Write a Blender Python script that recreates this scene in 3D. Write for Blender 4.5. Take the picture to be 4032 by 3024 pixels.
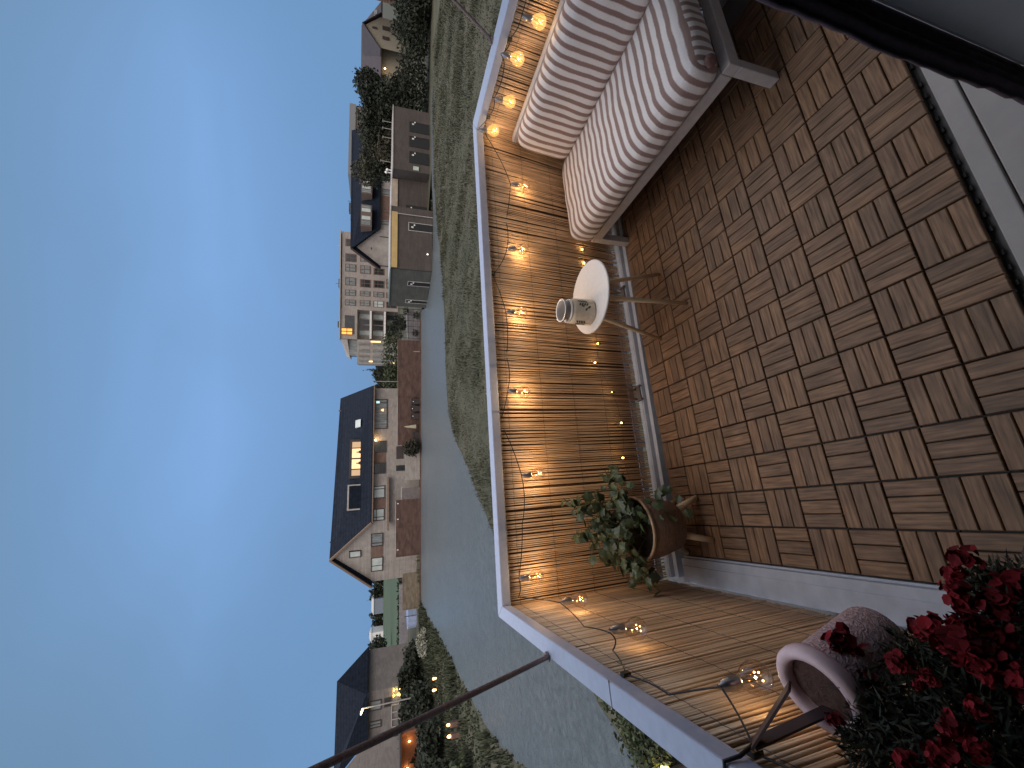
import bpy, math, random
from mathutils import Vector, Matrix, noise as mnoise
R = math.radians
sc = bpy.context.scene
for o in list(bpy.data.objects): bpy.data.objects.remove(o)
COL = sc.collection

# ---------------------------------------------------------------- camera
# world: x runs along the front railing, y outwards from the house, z up, balcony floor at z = 0
YAW = R(17.45); PITCH = .3153; ROLL = -.010; EYE = 1.565
_c, _s = math.cos(YAW), math.sin(YAW)
def yawed(v): return Vector((_c*v[0]+_s*v[1], -_s*v[0]+_c*v[1], v[2]))
f = Vector((0, math.cos(PITCH), -math.sin(PITCH))); r0 = Vector((1, 0, 0)); d0 = Vector((0, -math.sin(PITCH), -math.cos(PITCH)))
r = r0*math.cos(ROLL)+d0*math.sin(ROLL); d = d0*math.cos(ROLL)-r0*math.sin(ROLL)
f, r, d = yawed(f), yawed(r), yawed(d)
cam = bpy.data.cameras.new('camera'); cam.sensor_width = 36; cam.lens = 1620/4032*36; cam.clip_start = .05; cam.clip_end = 5000
co = bpy.data.objects.new('camera', cam); COL.objects.link(co); sc.camera = co
# the photograph lies on its side: the picture's x axis is the world's downward axis
co.matrix_world = Matrix(((d.x, r.x, -f.x, 0), (d.y, r.y, -f.y, 0), (d.z, r.z, -f.z, EYE), (0, 0, 0, 1)))

# ---------------------------------------------------------------- world and sun
W = bpy.data.worlds.new('World'); sc.world = W; W.use_nodes = True
nt = W.node_tree; N = nt.nodes; L = nt.links
for n in list(N): N.remove(n)
out = N.new('ShaderNodeOutputWorld'); bg = N.new('ShaderNodeBackground'); sky = N.new('ShaderNodeTexSky')
sky.sky_type = 'NISHITA'; sky.sun_disc = False; sky.sun_elevation = R(57); sky.sun_rotation = R(198); sky.air_density = 1.0; sky.dust_density = .4; sky.ozone_density = 3.0
tc = N.new('ShaderNodeTexCoord'); sep = N.new('ShaderNodeSeparateXYZ'); L.new(tc.outputs['Generated'], sep.inputs[0])
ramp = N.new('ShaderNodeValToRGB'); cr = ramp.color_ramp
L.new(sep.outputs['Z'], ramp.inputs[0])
pts = [(0.0, (.150, .290, .520)), (.12, (.175, .335, .620)), (.30, (.232, .430, .790)), (.50, (.180, .335, .580)), (.60, (.17, .29, .44)), (.70, (1.15, 1.25, 1.42)), (.85, (1.7, 1.78, 1.95)), (1, (1.9, 1.95, 2.1))]  # zenith above the view brightened to light the balcony
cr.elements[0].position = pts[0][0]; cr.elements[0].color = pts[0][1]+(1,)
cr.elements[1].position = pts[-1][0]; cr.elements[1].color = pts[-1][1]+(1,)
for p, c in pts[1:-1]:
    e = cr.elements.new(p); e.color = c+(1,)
# brighter western half of the dusk sky (behind the house)
dot = N.new('ShaderNodeVectorMath'); dot.operation = 'DOT_PRODUCT'; L.new(tc.outputs['Generated'], dot.inputs[0]); dot.inputs[1].default_value = (-.25, -.95, .1)
mr = N.new('ShaderNodeMapRange'); mr.inputs['From Min'].default_value = -.35; mr.inputs['From Max'].default_value = .9; L.new(dot.outputs['Value'], mr.inputs['Value'])
mixw = N.new('ShaderNodeMix'); mixw.data_type = 'RGBA'; L.new(mr.outputs[0], mixw.inputs['Factor']); L.new(ramp.outputs[0], mixw.inputs[6]); mixw.inputs[7].default_value = (.80, .72, .72, 1)
# the blue glow is strongest straight ahead and greyer to the sides
ds = N.new('ShaderNodeVectorMath'); ds.operation = 'DOT_PRODUCT'; L.new(tc.outputs['Generated'], ds.inputs[0]); ds.inputs[1].default_value = (0.357, 0.884, 0.303)
ms = N.new('ShaderNodeMapRange'); ms.interpolation_type = 'SMOOTHSTEP'; ms.inputs['From Min'].default_value = 1.0; ms.inputs['From Max'].default_value = .74; ms.inputs['To Max'].default_value = .90; L.new(ds.outputs['Value'], ms.inputs['Value'])
lz = N.new('ShaderNodeMath'); lz.operation = 'LESS_THAN'; lz.inputs[1].default_value = .62; L.new(sep.outputs['Z'], lz.inputs[0]); lm = N.new('ShaderNodeMath'); lm.operation = 'MULTIPLY'; L.new(ms.outputs[0], lm.inputs[0]); L.new(lz.outputs[0], lm.inputs[1])
mside = N.new('ShaderNodeMix'); mside.data_type = 'RGBA'; L.new(lm.outputs[0], mside.inputs['Factor']); L.new(ramp.outputs[0], mside.inputs[6]); r2 = N.new('ShaderNodeValToRGB'); c2_ = r2.color_ramp; L.new(sep.outputs['Z'], r2.inputs[0]); c2_.elements[0].color = (.150, .305, .550, 1); c2_.elements[1].position = .6; c2_.elements[1].color = (.155, .270, .415, 1)
for p, c in ((.22, (.152, .295, .510)), (.42, (.148, .258, .392))): e = c2_.elements.new(p); e.color = c+(1,)
L.new(r2.outputs[0], mside.inputs[7]); L.new(mside.outputs[2], mixw.inputs[6])
# faint high cloud
tn = N.new('ShaderNodeTexNoise'); tn.inputs['Scale'].default_value = 1.7; tn.inputs['Detail'].default_value = 3; tn.inputs['Distortion'].default_value = .6
mp = N.new('ShaderNodeMapping'); mp.inputs['Scale'].default_value = (1, 1, 2.2); L.new(tc.outputs['Generated'], mp.inputs[0]); L.new(mp.outputs[0], tn.inputs[0])
cm = N.new('ShaderNodeMapRange'); cm.inputs['From Min'].default_value = .4; cm.inputs['From Max'].default_value = .75; cm.inputs['To Max'].default_value = .35; L.new(tn.outputs[0], cm.inputs['Value'])
mixc = N.new('ShaderNodeMix'); mixc.data_type = 'RGBA'; L.new(cm.outputs[0], mixc.inputs['Factor']); L.new(mixw.outputs[2], mixc.inputs[6]); mixc.inputs[7].default_value = (.155, .275, .440, 1)
# a share of the physical sky on top
add = N.new('ShaderNodeMix'); add.data_type = 'RGBA'; add.blend_type = 'ADD'; add.inputs['Factor'].default_value = .002
L.new(mixc.outputs[2], add.inputs[6]); L.new(sky.outputs[0], add.inputs[7])
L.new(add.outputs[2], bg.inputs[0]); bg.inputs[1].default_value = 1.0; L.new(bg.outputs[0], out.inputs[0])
sl = bpy.data.lights.new('sun', 'SUN'); sl.energy = 1.8; sl.angle = R(55); sl.color = (1, .86, .75)
so = bpy.data.objects.new('sun', sl); COL.objects.link(so)
so.rotation_euler = Vector((-.2, -.62, 1.0)).to_track_quat('Z', 'Y').to_euler()
vs = sc.view_settings; vs.view_transform = 'Standard'; vs.look = 'None'; vs.exposure = 0; vs.gamma = 1; vs.use_curve_mapping = False
sc.render.engine = 'CYCLES'; cy = sc.cycles; cy.use_denoising = True; cy.max_bounces = 6; cy.diffuse_bounces = 3; cy.glossy_bounces = 3; cy.transmission_bounces = 4; cy.transparent_max_bounces = 12
cy.sample_clamp_indirect = 4; cy.caustics_reflective = False; cy.caustics_refractive = False

G = -2.85                                      # street level under the balcony
def EX(x, y, z=G): return yawed((x, y, z))     # metres right of / ahead of the house door along its outlook

# ---------------------------------------------------------------- materials
MC = {}
def mat(name, col, rough=.7, var=.12, scale=8., bump=0., metal=0., spec=.5, emit=None, es=1., kind='noise', col2=None, obj_rand=0., detail=4, stretch=None, attr=False):
    if name in MC: return MC[name]
    m = bpy.data.materials.new(name); m.use_nodes = True; t = m.node_tree; n = t.nodes; l = t.links
    b = n['Principled BSDF']; b.inputs['Roughness'].default_value = rough; b.inputs['Metallic'].default_value = metal; b.inputs['Specular IOR Level'].default_value = spec
    tcn = n.new('ShaderNodeTexCoord'); mpn = n.new('ShaderNodeMapping'); l.new(tcn.outputs['Object'], mpn.inputs[0])
    if stretch: mpn.inputs['Scale'].default_value = stretch
    nz = n.new('ShaderNodeTexNoise'); nz.inputs['Scale'].default_value = scale; nz.inputs['Detail'].default_value = detail; nz.inputs['Roughness'].default_value = .65; l.new(mpn.outputs[0], nz.inputs['Vector'])
    mx = n.new('ShaderNodeMix'); mx.data_type = 'RGBA'
    c2 = col2 or tuple(min(1, c*(1+2.2*var)) for c in col); c1 = col if col2 else tuple(c*(1-var*1.6) for c in col)
    mx.inputs[6].default_value = tuple(c1)+(1,); mx.inputs[7].default_value = tuple(c2)+(1,)
    rg = n.new('ShaderNodeMapRange'); rg.inputs['From Min'].default_value = .3; rg.inputs['From Max'].default_value = .7; l.new(nz.outputs[0], rg.inputs['Value']); l.new(rg.outputs[0], mx.inputs['Factor'])
    last = mx.outputs[2]
    if attr or obj_rand:
        hs = n.new('ShaderNodeHueSaturation'); ad = n.new('ShaderNodeMath'); ad.operation = 'ADD'; ad.inputs[1].default_value = 1.0
        if attr:
            at = n.new('ShaderNodeAttribute'); at.attribute_name = 'rnd'; l.new(at.outputs['Fac'], ad.inputs[0])
        if obj_rand:
            oi = n.new('ShaderNodeObjectInfo'); ml = n.new('ShaderNodeMath'); ml.operation = 'MULTIPLY_ADD'; ml.inputs[1].default_value = obj_rand*2; ml.inputs[2].default_value = -obj_rand; l.new(oi.outputs['Random'], ml.inputs[0])
            ad2 = n.new('ShaderNodeMath'); ad2.operation = 'ADD'; l.new(ad.outputs[0], ad2.inputs[0]); l.new(ml.outputs[0], ad2.inputs[1]); ad = ad2
        l.new(ad.outputs[0], hs.inputs['Value']); l.new(last, hs.inputs['Color']); last = hs.outputs[0]
    if kind == 'brick':
        bt = n.new('ShaderNodeTexBrick'); bt.inputs['Scale'].default_value = 1; bt.inputs['Brick Width'].default_value = .42; bt.inputs['Row Height'].default_value = .13; bt.inputs['Mortar Size'].default_value = .012
        cbn = n.new('ShaderNodeCombineXYZ'); sp = n.new('ShaderNodeSeparateXYZ'); am = n.new('ShaderNodeMath'); am.operation = 'ADD'; l.new(tcn.outputs['Object'], sp.inputs[0]); l.new(sp.outputs[0], am.inputs[0]); l.new(sp.outputs[1], am.inputs[1]); l.new(am.outputs[0], cbn.inputs[0]); l.new(sp.outputs[2], cbn.inputs[1]); l.new(cbn.outputs[0], bt.inputs['Vector'])
        l.new(last, bt.inputs['Color1']); h2 = n.new('ShaderNodeHueSaturation'); h2.inputs['Value'].default_value = .78; l.new(last, h2.inputs['Color']); l.new(h2.outputs[0], bt.inputs['Color2']); bt.inputs['Mortar'].default_value = tuple(c*.8 for c in col)+(1,)
        last = bt.outputs[0]
    if kind == 'tiles':
        wv = n.new('ShaderNodeTexWave'); wv.bands_direction = 'Z'; wv.inputs['Scale'].default_value = 1.1; l.new(tcn.outputs['Object'], wv.inputs[0])
        m2 = n.new('ShaderNodeMix'); m2.data_type = 'RGBA'; m2.blend_type = 'MULTIPLY'; m2.inputs['Factor'].default_value = .25; l.new(last, m2.inputs[6]); l.new(wv.outputs[0], m2.inputs[7]); last = m2.outputs[2]
    l.new(last, b.inputs['Base Color'])
    if bump:
        bp = n.new('ShaderNodeBump'); bp.inputs['Strength'].default_value = bump; bp.inputs['Distance'].default_value = .01; l.new(nz.outputs[0], bp.inputs['Height']); l.new(bp.outputs[0], b.inputs['Normal'])
    if emit: b.inputs['Emission Color'].default_value = tuple(emit)+(1,); b.inputs['Emission Strength'].default_value = es
    MC[name] = m; return m

def slat_mat(name, col, dark):
    """weathered wood with grain running along each slat (attribute 'dir' turns it)"""
    m = bpy.data.materials.new(name); m.use_nodes = True; t = m.node_tree; n = t.nodes; l = t.links; b = n['Principled BSDF']
    b.inputs['Roughness'].default_value = .62
    tcn = n.new('ShaderNodeTexCoord'); g = n.new('ShaderNodeNewGeometry')
    a = n.new('ShaderNodeAttribute'); a.attribute_name = 'dir'
    m1 = n.new('ShaderNodeMapping'); m1.inputs['Scale'].default_value = (9, 120, 9); m2 = n.new('ShaderNodeMapping'); m2.inputs['Scale'].default_value = (120, 9, 9)
    l.new(g.outputs['Position'], m1.inputs[0]); l.new(g.outputs['Position'], m2.inputs[0])
    mv = n.new('ShaderNodeMix'); mv.data_type = 'VECTOR'; l.new(a.outputs['Fac'], mv.inputs['Factor']); l.new(m1.outputs[0], mv.inputs[4]); l.new(m2.outputs[0], mv.inputs[5])
    nz = n.new('ShaderNodeTexNoise'); nz.inputs['Scale'].default_value = 1; nz.inputs['Detail'].default_value = 5; l.new(mv.outputs[1], nz.inputs['Vector'])
    nb = n.new('ShaderNodeTexNoise'); nb.inputs['Scale'].default_value = 11; nb.inputs['Detail'].default_value = 5; l.new(g.outputs['Position'], nb.inputs['Vector'])
    mx = n.new('ShaderNodeMix'); mx.data_type = 'RGBA'; mx.inputs[6].default_value = dark+(1,); mx.inputs[7].default_value = col+(1,)
    rg = n.new('ShaderNodeMapRange'); rg.inputs['From Min'].default_value = .32; rg.inputs['From Max'].default_value = .68; l.new(nz.outputs[0], rg.inputs['Value']); l.new(rg.outputs[0], mx.inputs['Factor'])
    hs = n.new('ShaderNodeHueSaturation'); r_ = n.new('ShaderNodeAttribute'); r_.attribute_name = 'rnd'; ad = n.new('ShaderNodeMath'); ad.operation = 'ADD'; ad.inputs[1].default_value = .62; l.new(r_.outputs['Fac'], ad.inputs[0])
    ad2 = n.new('ShaderNodeMath'); ad2.operation = 'MULTIPLY_ADD'; ad2.inputs[1].default_value = .75; l.new(nb.outputs[0], ad2.inputs[0]); l.new(ad.outputs[0], ad2.inputs[2]); l.new(ad2.outputs[0], hs.inputs['Value'])
    sa = n.new('ShaderNodeMath'); sa.operation = 'MULTIPLY_ADD'; sa.inputs[1].default_value = .25; sa.inputs[2].default_value = 1.0; l.new(r_.outputs['Fac'], sa.inputs[0]); l.new(sa.outputs[0], hs.inputs['Saturation'])
    l.new(mx.outputs[2], hs.inputs['Color']); l.new(hs.outputs[0], b.inputs['Base Color'])
    bp = n.new('ShaderNodeBump'); bp.inputs['Strength'].default_value = .5; bp.inputs['Distance'].default_value = .003; l.new(nz.outputs[0], bp.inputs['Height']); l.new(bp.outputs[0], b.inputs['Normal'])
    return m

def stripe_mat(name, period, duty=.45, phase=0.):
    m = bpy.data.materials.new(name); m.use_nodes = True; t = m.node_tree; n = t.nodes; l = t.links; b = n['Principled BSDF']
    b.inputs['Roughness'].default_value = .95; b.inputs['Specular IOR Level'].default_value = .15; b.inputs['Sheen Weight'].default_value = .4
    tcn = n.new('ShaderNodeTexCoord'); sp = n.new('ShaderNodeSeparateXYZ'); sn = n.new('ShaderNodeSeparateXYZ'); l.new(tcn.outputs['Object'], sp.inputs[0]); l.new(tcn.outputs['Normal'], sn.inputs[0])
    ab = n.new('ShaderNodeMath'); ab.operation = 'ABSOLUTE'; l.new(sn.outputs[1], ab.inputs[0])
    gt = n.new('ShaderNodeMath'); gt.operation = 'GREATER_THAN'; gt.inputs[1].default_value = .80; l.new(ab.outputs[0], gt.inputs[0])
    mx = n.new('ShaderNodeMix'); l.new(gt.outputs[0], mx.inputs['Factor']); l.new(sp.outputs[1], mx.inputs[2]); l.new(sp.outputs[0], mx.inputs[3])
    nz = n.new('ShaderNodeTexNoise'); nz.inputs['Scale'].default_value = 6; nz.inputs['Detail'].default_value = 2; l.new(tcn.outputs['Object'], nz.inputs['Vector'])
    nf = n.new('ShaderNodeTexNoise'); nf.inputs['Scale'].default_value = 260; nf.inputs['Detail'].default_value = 3; l.new(tcn.outputs['Object'], nf.inputs['Vector'])
    w1 = n.new('ShaderNodeMath'); w1.operation = 'MULTIPLY_ADD'; w1.inputs[1].default_value = .014; l.new(nz.outputs[0], w1.inputs[0]); l.new(mx.outputs[0], w1.inputs[2])
    w2 = n.new('ShaderNodeMath'); w2.operation = 'MULTIPLY_ADD'; w2.inputs[1].default_value = .006; l.new(nf.outputs[0], w2.inputs[0]); l.new(w1.outputs[0], w2.inputs[2])
    sn1 = n.new('ShaderNodeMath'); sn1.operation = 'MULTIPLY_ADD'; sn1.inputs[1].default_value = 2*math.pi/period; sn1.inputs[2].default_value = phase; l.new(w2.outputs[0], sn1.inputs[0])
    si = n.new('ShaderNodeMath'); si.operation = 'SINE'; l.new(sn1.outputs[0], si.inputs[0])
    rg = n.new('ShaderNodeMapRange'); th = math.cos(math.pi*duty); rg.inputs['From Min'].default_value = th-.28; rg.inputs['From Max'].default_value = th+.28; l.new(si.outputs[0], rg.inputs['Value'])
    c = n.new('ShaderNodeMix'); c.data_type = 'RGBA'; c.inputs[6].default_value = (.88, .84, .83, 1); c.inputs[7].default_value = (.32, .215, .190, 1); l.new(rg.outputs[0], c.inputs['Factor'])
    dk = n.new('ShaderNodeMix'); dk.data_type = 'RGBA'; dk.blend_type = 'MULTIPLY'; dk.inputs['Factor'].default_value = .25; l.new(c.outputs[2], dk.inputs[6]); l.new(nf.outputs[0], dk.inputs[7])
    l.new(dk.outputs[2], b.inputs['Base Color'])
    bp = n.new('ShaderNodeBump'); bp.inputs['Strength'].default_value = .5; bp.inputs['Distance'].default_value = .003; l.new(nf.outputs[0], bp.inputs['Height'])
    bq = n.new('ShaderNodeBump'); bq.inputs['Strength'].default_value = .35; bq.inputs['Distance'].default_value = .03; l.new(nz.outputs[0], bq.inputs['Height']); l.new(bq.outputs[0], bp.inputs['Normal']); l.new(bp.outputs[0], b.inputs['Normal'])
    return m

def glass_mat():
    m = bpy.data.materials.new('clear_bulb_glass'); m.use_nodes = True; t = m.node_tree; n = t.nodes; l = t.links
    o = n['Material Output']; n.remove(n['Principled BSDF'])
    tr = n.new('ShaderNodeBsdfTransparent'); gl = n.new('ShaderNodeBsdfGlossy'); gl.inputs['Roughness'].default_value = .04; gl.inputs['Color'].default_value = (.9, .85, .85, 1)
    tr.inputs['Color'].default_value = (.97, .93, .86, 1)
    fr = n.new('ShaderNodeLayerWeight'); fr.inputs['Blend'].default_value = .22
    mp_ = n.new('ShaderNodeMapRange'); mp_.inputs['To Min'].default_value = .08; mp_.inputs['To Max'].default_value = .85; l.new(fr.outputs['Facing'], mp_.inputs['Value'])
    mx = n.new('ShaderNodeMixShader'); l.new(mp_.outputs[0], mx.inputs[0]); l.new(tr.outputs[0], mx.inputs[1]); l.new(gl.outputs[0], mx.inputs[2]); l.new(mx.outputs[0], o.inputs[0])
    return m

def emis(name, col, s):
    if name in MC: return MC[name]
    m = bpy.data.materials.new(name); m.use_nodes = True; b = m.node_tree.nodes['Principled BSDF']
    b.inputs['Base Color'].default_value = tuple(col)+(1,); b.inputs['Emission Color'].default_value = tuple(col)+(1,); b.inputs['Emission Strength'].default_value = s
    MC[name] = m; return m

# ---------------------------------------------------------------- mesh helpers
class MB:
    def __init__(s): s.v = []; s.f = []; s.a = {}
    def add(s, vs, fs, **at):
        b = len(s.v); s.v += [Vector(v) for v in vs]; s.f += [tuple(i+b for i in q) for q in fs]
        for k, val in at.items(): s.a.setdefault(k, {}).update({i: val for i in range(len(s.f)-len(fs), len(s.f))})
        return s
    def hexa(s, p, **at):      # 8 points: bottom 4 then top 4
        return s.add(p, [(3, 2, 1, 0), (4, 5, 6, 7), (0, 1, 5, 4), (1, 2, 6, 5), (2, 3, 7, 6), (3, 0, 4, 7)], **at)
    def box(s, x0, x1, y0, y1, z0, z1, **at):
        return s.hexa([(x0, y0, z0), (x1, y0, z0), (x1, y1, z0), (x0, y1, z0), (x0, y0, z1), (x1, y0, z1), (x1, y1, z1), (x0, y1, z1)], **at)
    def beam(s, a, b, w, h=None, up=(0, 0, 1)):
        a, b = Vector(a), Vector(b); h = h or w; t = (b-a).normalized(); u = Vector(up)
        if abs(t.dot(u)) > .98: u = Vector((0, 1, 0))
        x = t.cross(u).normalized(); y = x.cross(t).normalized(); w, h = w/2, h/2
        P = []
        for c in (a, b): P += [c-x*w-y*h, c+x*w-y*h, c+x*w+y*h, c-x*w+y*h]
        return s.hexa(P)
    def tube(s, pts, r, n=8, cap=True, **at):
        pts = [Vector(p) for p in pts]; rs = r if isinstance(r, (list, tuple)) else [r]*len(pts); V = []; F = []
        pu = None
        for i, p in enumerate(pts):
            t = (pts[min(i+1, len(pts)-1)]-pts[max(i-1, 0)]).normalized()
            if pu is None: u = Vector((0, 0, 1)) if abs(t.z) < .9 else Vector((1, 0, 0))
            else: u = pu
            x = t.cross(u).normalized(); y = x.cross(t).normalized(); pu = y
            V += [p+(x*math.cos(2*math.pi*k/n)+y*math.sin(2*math.pi*k/n))*rs[i] for k in range(n)]
        for i in range(len(pts)-1):
            for k in range(n): F.append((i*n+k, i*n+(k+1) % n, (i+1)*n+(k+1) % n, (i+1)*n+k))
        if cap: F.append(tuple(range(n))[::-1]); F.append(tuple((len(pts)-1)*n+k for k in range(n)))
        return s.add(V, F, **at)
    def lathe(s, c, prof, n=24, axis=(0, 0, 1), close=False):
        c = Vector(c); a = Vector(axis).normalized(); u = a.orthogonal().normalized(); w = a.cross(u); V = []; F = []
        for (rr, h) in prof: V += [c+a*h+(u*math.cos(2*math.pi*k/n)+w*math.sin(2*math.pi*k/n))*max(rr, 1e-5) for k in range(n)]
        for i in range(len(prof)-1):
            for k in range(n): F.append((i*n+k, i*n+(k+1) % n, (i+1)*n+(k+1) % n, (i+1)*n+k))
        return s.add(V, F)
    def build(s, name, m, parent=None, smooth=False, bevel=0., kind=None):
        off = Vector(parent_loc(parent)) if parent else Vector((0, 0, 0))
        me = bpy.data.meshes.new(name); me.from_pydata([v-off for v in s.v], [], s.f); me.validate(); me.update()
        for k, dd in s.a.items():
            at = me.attributes.new(k, 'FLOAT', 'FACE')
            at.data.foreach_set('value', [dd.get(i, 0.) for i in range(len(me.polygons))])
        for mm in (m if isinstance(m, list) else [m]): me.materials.append(mm)
        if smooth: me.polygons.foreach_set('use_smooth', [True]*len(me.polygons))
        o = bpy.data.objects.new(name, me); COL.objects.link(o)
        if parent: o.parent = parent
        if bevel:
            b = o.modifiers.new('bevel', 'BEVEL'); b.width = bevel; b.segments = 2; b.limit_method = 'ANGLE'
        if kind: o['kind'] = kind
        return o
def parent_loc(p):
    v = Vector(p.location)
    while p.parent: p = p.parent; v += p.location
    return v
def thing(name, loc, label, cat, group=None):
    o = bpy.data.objects.new(name, None); o.empty_display_size = .1; COL.objects.link(o); o.location = loc; return tag(o, label, cat, group)
def tag(o, label, cat, group=None):
    o['label'] = label; o['category'] = cat
    if group: o['group'] = group
    return o
def copy_tree(o, parent=None):
    c = o.copy(); COL.objects.link(c)
    if parent: c.parent = parent; c.matrix_parent_inverse = Matrix()
    for ch in list(o.children): copy_tree(ch, c)
    return c
def lamp(name, loc, e, col, rad=.02, parent=None):
    l_ = bpy.data.lights.new(name, 'POINT'); l_.energy = e; l_.color = col; l_.shadow_soft_size = rad
    o = bpy.data.objects.new(name, l_); COL.objects.link(o)
    if parent: o.parent = parent; o.location = Vector(loc)-parent_loc(parent)
    else: o.location = loc
    return o
def rbox(cx, cy, cz, sx, sy, sz, rad, n=14, puff=0., rotx=None, seed=0):
    """soft cushion block: rounded box with puffed faces"""
    rnd = random.Random(seed); V = []; F = []; idx = {}
    def vid(p):
        k = tuple(round(q, 5) for q in p)
        if k not in idx: idx[k] = len(V); V.append(k)
        return idx[k]
    for ax in range(3):
        for sg in (-1, 1):
            for i in range(n):
                for j in range(n):
                    q = []
                    for (a, b) in ((i, j), (i+1, j), (i+1, j+1), (i, j+1)):
                        u, v = math.sin((2*a/n-1)*math.pi/2)*.5+(2*a/n-1)*.5, math.sin((2*b/n-1)*math.pi/2)*.5+(2*b/n-1)*.5
                        p = [0, 0, 0]; p[ax] = sg; p[(ax+1) % 3] = u; p[(ax+2) % 3] = v; q.append(vid(p))
                    F.append(tuple(q) if sg > 0 else tuple(q[::-1]))
    h = Vector((sx/2, sy/2, sz/2)); out_ = []
    for p in V:
        q = Vector((p[0]*h.x, p[1]*h.y, p[2]*h.z)); inner = Vector([max(-(h[i]-rad), min(h[i]-rad, q[i])) for i in range(3)])
        dd = q-inner
        if dd.length > 1e-6: dd = dd.normalized()*rad
        q = inner+dd
        bx = (1-p[0]**2)*(1-p[1]**2); q.z += puff*bx*(1 if p[2] > 0 else -.3)*abs(p[2])
        q.x += puff*.45*(1-p[1]**4)*(1-p[2]**2)*p[0]; q.y += puff*.35*(1-p[0]**4)*(1-p[2]**2)*p[1]
        out_.append(q)
    return out_, F

rng = random.Random(7)

# ================================================================ STREET, FIELD, GROUND
M_grass = mat('meadow_ground', (.036, .042, .022), .95, col2=(.088, .080, .052), scale=.55, bump=.6, detail=8)
gr = MB(); gr.add([(-2500, -600, G), (2500, -600, G), (2500, 3500, G), (-2500, 3500, G)], [(0, 1, 2, 3)])
gr.build('ground', M_grass, kind='structure')
def water_mat():
    m = bpy.data.materials.new('slate_water'); m.use_nodes = True; t = m.node_tree; n = t.nodes; l = t.links; b = n['Principled BSDF']; b.inputs['Roughness'].default_value = .30; b.inputs['IOR'].default_value = 1.33
    g = n.new('ShaderNodeNewGeometry'); nb = n.new('ShaderNodeTexNoise'); nb.inputs['Scale'].default_value = .22; nb.inputs['Detail'].default_value = 7; nb.inputs['Distortion'].default_value = 1.2; l.new(g.outputs['Position'], nb.inputs['Vector'])
    mx = n.new('ShaderNodeMix'); mx.data_type = 'RGBA'; mx.inputs[6].default_value = (.088, .108, .118, 1); mx.inputs[7].default_value = (.122, .140, .148, 1); l.new(nb.outputs[0], mx.inputs['Factor']); l.new(mx.outputs[2], b.inputs['Base Color'])
    n1 = n.new('ShaderNodeTexNoise'); n1.inputs['Scale'].default_value = 4.0; n1.inputs['Detail'].default_value = 7; n1.inputs['Roughness'].default_value = .75; n1.inputs['Distortion'].default_value = .8; l.new(g.outputs['Position'], n1.inputs['Vector'])
    rr = n.new('ShaderNodeMapRange'); rr.inputs['From Min'].default_value = .35; rr.inputs['From Max'].default_value = .65; rr.inputs['To Min'].default_value = .78; rr.inputs['To Max'].default_value = 1.22; l.new(n1.outputs[0], rr.inputs['Value']); hv = n.new('ShaderNodeHueSaturation'); l.new(rr.outputs[0], hv.inputs['Value']); l.new(mx.outputs[2], hv.inputs['Color']); l.new(hv.outputs[0], b.inputs['Base Color'])
    bp = n.new('ShaderNodeBump'); bp.inputs['Strength'].default_value = 1.0; bp.inputs['Distance'].default_value = .09; l.new(n1.outputs[0], bp.inputs['Height']); l.new(bp.outputs[0], b.inputs['Normal']); return m
M_road = water_mat()
road = [(8.2, 46.5), (0, 45.9), (-8, 45.0), (-16, 44.2), (-22.3, 43.5), (-22.3, 41.8), (-19.7, 34.2), (-17.2, 26.5), (-16.2, 23), (-15.1, 19.1), (-14.4, 17.2), (-13.5, 14.8), (-11.6, 11.5), (-9.6, 8), (-8.4, 5), (-8, 0), (-8, -8),
        (-5.9, -8), (-6.0, 0), (-6.3, 4), (-6.7, 6.6), (-6.3, 9), (-6.1, 12), (-6.5, 14.6), (-5.8, 16), (-5.0, 19), (-4.3, 20.2), (-3.6, 23.7), (-2.1, 27), (1, 28.2), (5.5, 29.1), (9.5, 31), (13.6, 33.9), (19, 36.2), (27, 37.2), (27, 38.9), (18.9, 37.7), (15.2, 36), (9.8, 36), (7.2, 41)]
def smooth_poly(P, it=2):
    for _ in range(it):
        Q = []
        for i in range(len(P)):
            a, b = P[i], P[(i+1) % len(P)]
            Q += [(a[0]*.75+b[0]*.25, a[1]*.75+b[1]*.25), (a[0]*.25+b[0]*.75, a[1]*.25+b[1]*.75)]
        P = Q
    return P
def jitter_poly(P, amt, step=.5, seed=1):
    rn = random.Random(seed); Q = []
    for i in range(len(P)):
        a, b = P[i], P[(i+1) % len(P)]; L_ = math.hypot(b[0]-a[0], b[1]-a[1]); k = max(1, int(L_/step))
        for j in range(k):
            t = j/k; Q.append((a[0]+(b[0]-a[0])*t+rn.uniform(-amt, amt), a[1]+(b[1]-a[1])*t+rn.uniform(-amt, amt)))
    return Q
import bmesh
def sheet(name, P, z, m, kind='structure'):
    bm = bmesh.new(); vs_ = [bm.verts.new(EX(x, y, z)) for x, y in P]; fc = bm.faces.new(vs_); bmesh.ops.triangulate(bm, faces=[fc]); bmesh.ops.recalc_face_normals(bm, faces=bm.faces)
    for f_ in bm.faces:
        if f_.normal.z < 0: f_.normal_flip()
    me = bpy.data.meshes.new(name); bm.to_mesh(me); me.materials.append(m); o = bpy.data.objects.new(name, me); COL.objects.link(o); o['kind'] = kind; return o
ROADP = smooth_poly(road, 2)
sheet('canal_water', jitter_poly(ROADP, .10), G+.006, M_road)
M_path = mat('pale_kerb_path', (.24, .245, .24), .9, scale=2, bump=.2)
M_field = mat('far_green_field', (.040, .066, .032), .95, col2=(.060, .088, .044), scale=.05, detail=6)
sheet('field', [(-420, 62), (-18, 62), (30, 420), (-420, 420)], G+.012, M_field)

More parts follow.
